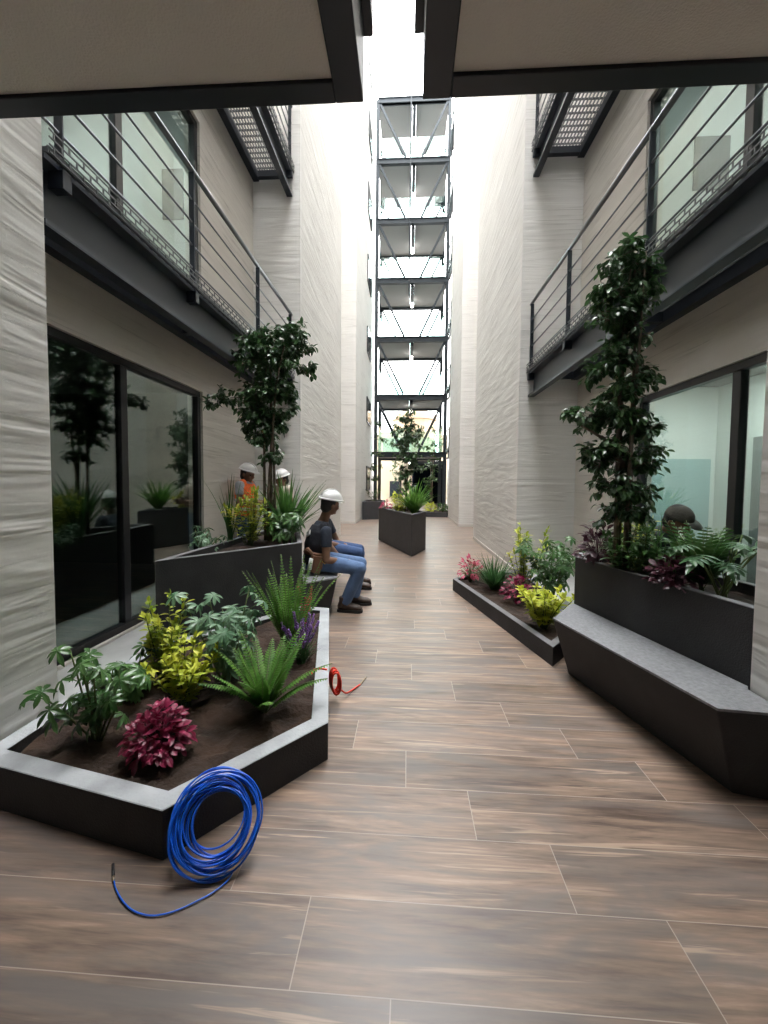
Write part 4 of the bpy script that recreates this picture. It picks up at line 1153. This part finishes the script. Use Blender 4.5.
def seated(label, Yc, px, top, legs, **k):
    """a man seated on the bench, facing across the passage; px: photo points of his joints"""
    dy = dict(shoulder=.185, elbow=.23, wrist=.07, hip=.095, knee=.15, ankle=.13, toe=.15)
    J = {}
    for key, (x, y) in px.items():
        o = 0
        if key[0] in 'RL' and key[1:] in dy: o = dy[key[1:]] * (-1 if key[0] == 'R' else 1)
        J[key] = aty(x, y, Yc + o)
    for S in 'RL': J[S + 'ankle'].z = .078; J[S + 'toe'].z = .04
    for q in J: J[q] = J[q] + V((.035, 0, 0))
    J['hem'] = -.02
    return J
Y1 = bt[1] + .27
J = seated('', Y1, dict(pelvis=(312, 571), chest=(314, 545), neck=(319.5, 522), head=(327, 504.5), Rshoulder=(323, 532), Lshoulder=(312.5, 530), Relbow=(323, 560), Lelbow=(334, 556), Rwrist=(343, 562), Lwrist=(346, 561),
    Rhip=(316, 575), Lhip=(316, 571), Rknee=(357, 575), Lknee=(358, 568), Rankle=(341, 610), Lankle=(351, 600), Rtoe=(361, 617), Ltoe=(366, 604)), None, None)
hz_ = .548
for q in ('pelvis', 'Rhip', 'Lhip'): J[q].z = hz_
for q in ('Rknee', 'Lknee'): J[q].z = .50
J['Rhand'] = (.85, .45, -.35); J['Lhand'] = (.85, -.45, -.35); J['Rback'] = (.3, -.2, 1); J['Lback'] = (.3, .2, 1)
p1 = person('seated man in a white hard hat and blue jeans with a tool belt, looking away', J, 'navy', 'jeans', (.72, .66, -.12), vest='vest_dark', belt=True)
Y2 = Y1 + .98
J2 = seated('', Y2, dict(pelvis=(319, 556), chest=(319, 536), neck=(322.5, 518), head=(326.5, 505), Rshoulder=(320, 523), Lshoulder=(325, 522), Relbow=(325, 543), Lelbow=(335, 542), Rwrist=(340, 546), Lwrist=(343, 545),
    Rhip=(322, 558), Lhip=(323, 556), Rknee=(357, 556), Lknee=(357, 551), Rankle=(354, 584), Lankle=(354, 578), Rtoe=(365, 590), Ltoe=(366, 583)), None, None)
for q in ('pelvis', 'Rhip', 'Lhip'): J2[q].z = hz_
for q in ('Rknee', 'Lknee'): J2[q].z = .50
J2['Rhand'] = (.85, .45, -.35); J2['Lhand'] = (.85, -.45, -.35)
person('second seated man in dark blue jeans, almost hidden behind the man with the tool belt', J2, 'navy', 'jeans_dark', (.95, .2, -.15))

def standing(loc, yaw, H, arm_bend=.35, head=None):
    """joints of a standing figure facing yaw"""
    c, s = math.cos(yaw), math.sin(yaw); f = V((c, s, 0)); l = V((-s, c, 0)); o = V(loc); k = H / 1.72
    g = lambda a, b, z: o + f * (a * k) + l * (b * k) + V((0, 0, z * k))
    J = dict(pelvis=g(0, 0, .95), chest=g(.0, 0, 1.24), neck=g(.01, 0, 1.45), head=g(.03, 0, 1.57))
    for S, q in (('R', -1), ('L', 1)):
        J[S + 'shoulder'] = g(0, .175 * q, 1.40); J[S + 'elbow'] = g(-.03 + .06 * arm_bend, .215 * q, 1.12); J[S + 'wrist'] = g(.04 + .45 * arm_bend, (.205 - .22 * arm_bend) * q, .90 + .30 * arm_bend)
        J[S + 'hip'] = g(0, .09 * q, .90); J[S + 'knee'] = g(.02, .10 * q, .50); J[S + 'ankle'] = g(-.01, .11 * q, .078 / k); J[S + 'toe'] = g(.15, .13 * q, .04 / k)
        J[S + 'thumb'] = f if arm_bend < .5 else V((0, 0, 1)); J[S + 'back'] = l * q
    J['curl'] = .45
    return J
po = aty(246, 500, 5.85)
Jo = standing((po.x, po.y, .10), -.15, 1.60, .75)
person('standing man in an orange safety vest and white hard hat behind the tall planter', Jo, 'gray_shirt', 'jeans_dark', (.95, -.25, -.25), vest='orange', tape=True)
pb = aty(283.5, 500, 6.35)
Jb = standing((pb.x, pb.y, .10), PI + .9, 1.52, .5)
person('man in a beige shirt and white hard hat, mostly hidden by the upright green blades', Jb, 'beige_shirt', 'jeans_dark', (-.6, -.75, -.3))

# kneeling at the window behind the long planter
kb = V((2.25, 3.95, .14)); kf = V((.12, -1, 0)).normalized(); kl = V((-kf.y, kf.x, 0))
g = lambda a, b, z: kb + kf * a + kl * b + V((0, 0, z))
Jk = dict(pelvis=g(.02, 0, .48), chest=g(.18, 0, .74), neck=g(.32, 0, .915), head=g(.42, 0, 1.01), kneel=True, curl=.6)
for S, q in (('R', -1), ('L', 1)):
    Jk[S + 'shoulder'] = g(.27, .165 * q, .86); Jk[S + 'elbow'] = g(.36, .19 * q, .60); Jk[S + 'wrist'] = g(.52, .10 * q, .52)
    Jk[S + 'hip'] = g(.02, .09 * q, .42); Jk[S + 'knee'] = g(.30, .12 * q, .075); Jk[S + 'ankle'] = g(-.12, .10 * q, .09); Jk[S + 'toe'] = g(-.22, .10 * q, .045)
person('person in a grey cap and dark jacket crouching behind the long planter at the window', Jk, 'olive', 'jeans_dark', (.45, -.8, -.45), hat='cap', sleeve=1.2)

# ------------------------------------------------------------------ cables
random.seed(3)
# blue coil, leaning on the planter corner
cb = atz(211, 875, .012) + V((.016, -.022, 0))
u = V((.95, .31, 0)).normalized(); n0 = V((u.y, -u.x, 0)); v = (V((0, 0, .80)) - n0 * .60).normalized(); w_ = u.cross(v)
R0 = .168
cc = cb + v * (R0 + .0)
pts = []
turns = 22; N = 48
for i in range(turns * N):
    a = 2 * PI * i / N - PI / 2; k = i / N
    r = R0 * (.82 + .17 * math.sin(k * 2.1 + 1) - .13 * math.sin(k * .9) ** 4) * (1 + .02 * math.sin(3 * a + k))
    o = u * (.010 * math.sin(k * 1.7)) + v * (.012 * math.sin(k * 2.9 + 2))
    r = min(r, R0 * .985 )
    pts.append(cc - cb + o + u * (r * math.cos(a)) + v * (r * math.sin(a)) + w_ * (.016 * math.sin(k * 3.7) + .012 * math.sin(a * 2 + k)))
mn = min(p.z for p in pts)
pts = [p - V((0, 0, mn + .006 + cb.z - .010)) for p in pts]
t = thing('cable_coil', 'coil of bright blue cable leaning on the corner of the pale-rimmed curb planter', 'cable', cb)
MB().tube(pts, .0034, 6).build('coil', M['blue'], t, True)
tail = [atz(x, y, .006) - cb for x, y in ((232, 872), (226, 882), (212, 893), (195, 902), (178, 910), (160, 915), (146, 915), (132, 910), (122, 900), (115.5, 888), (113.5, 878))]
def smooth_path(p, n=6):
    out = []
    for i in range(len(p) - 1):
        a = p[max(i - 1, 0)]; b = p[i]; c = p[i + 1]; d = p[min(i + 2, len(p) - 1)]
        for j in range(n):
            t = j / n; out.append(.5 * ((2 * b) + (c - a) * t + (2 * a - 5 * b + 4 * c - d) * t * t + (3 * b - a - 3 * c + d) * t ** 3))
    return out + [p[-1]]
MB().tube(smooth_path([pts[0] + V((.02, 0, .0))] + tail), .0026, 6).build('loose_end', M['blue'], t, True)
e1_, e2_ = tail[-1], atz(113, 864, .012) - cb
MB().tube([e1_, e1_.lerp(e2_, .5), e2_], .0048, 6).build('wire_tip', M['black'], t, True)
MB().tube([e1_.lerp(e2_, -.25), e1_.lerp(e2_, .1)], .0056, 6).build('bare_collar', M['bare_wire'], t, True)
# red cable tied over the rim
q0 = atz(326, 669, .206)
t = thing('red_cable', 'short bundle of red cable hanging over the pale curb rim near the workers', 'cable', (q0.x, q0.y, 0))
lo = V((q0.x, q0.y, 0))
lead = [atz(311.5, 674, .185) - lo, atz(314, 669.5, .207) - lo, atz(320, 668.5, .207) - lo, atz(327, 669.5, .206) - lo]
MB().tube(smooth_path(lead), .0055, 7).build('lead', M['red'], t, True)
lp = MB(); X_ = q0.x - lo.x + .052
for k in range(6):
    P_ = []
    for i in range(20):
        a = 2 * PI * i / 20; rr = .082 + .006 * math.sin(k * 2); yy = .030 * math.sin(a + .6) * (1 + .1 * k)
        P_.append(V((X_ + .016 + .006 * (k - 2.5) + .030 * math.cos(a) + .02 * math.sin(a) * 0, -.055 * math.sin(a) * .6 - .012 * k + .02 - .035 * (1 - math.sin(a)) * .6, .140 + rr * math.sin(a))))
    lp.tube(P_, .0055, 6, closed=True)
lp.build('loops', M['red'], t, True)
tl = [V((X_ + .03, -.06, .10))] + [atz(x, y, z) - lo for x, y, z in ((341, 690, .07), (346, 693, .03), (352, 690, .012), (360, 684.5, .010))]
MB().tube(smooth_path(tl), .0055, 7).build('tail', M['red'], t, True)
e = atz(360, 684.5, .010) - lo; e2 = atz(366, 677.5, .012) - lo
MB().tube([e, e2], .0042, 6).build('bare_end', M['bare_wire'], t, True)
SKY = 18.0; EXPO = 0.6
# ------------------------------------------------------------------ daylight
w = bpy.data.worlds.new('overcast_sky'); scene.world = w; w.use_nodes = True
n, l = w.node_tree.nodes, w.node_tree.links
bg = n['Background']; bg.inputs[0].default_value = (.985, .985, 1.0, 1)
# overcast sky: three times as bright overhead as at the horizon
tc = n.new('ShaderNodeTexCoord'); sp = n.new('ShaderNodeSeparateXYZ'); l.new(tc.outputs['Generated'], sp.inputs[0])
mr = n.new('ShaderNodeMapRange'); mr.inputs['To Min'].default_value = SKY / 3; mr.inputs['To Max'].default_value = SKY
l.new(sp.outputs['Z'], mr.inputs['Value']); l.new(mr.outputs[0], bg.inputs[1])
vs = scene.view_settings
vs.view_transform = 'Standard'; vs.look = 'None'; vs.gamma = 1.0; vs.exposure = EXPO; vs.use_curve_mapping = False
scene.render.film_transparent = False
cy = scene.cycles
cy.use_denoising = True
cy.max_bounces = 10; cy.diffuse_bounces = 7; cy.glossy_bounces = 4; cy.transparent_max_bounces = 12
cy.sample_clamp_indirect = 8
cy.caustics_reflective = False; cy.caustics_refractive = False
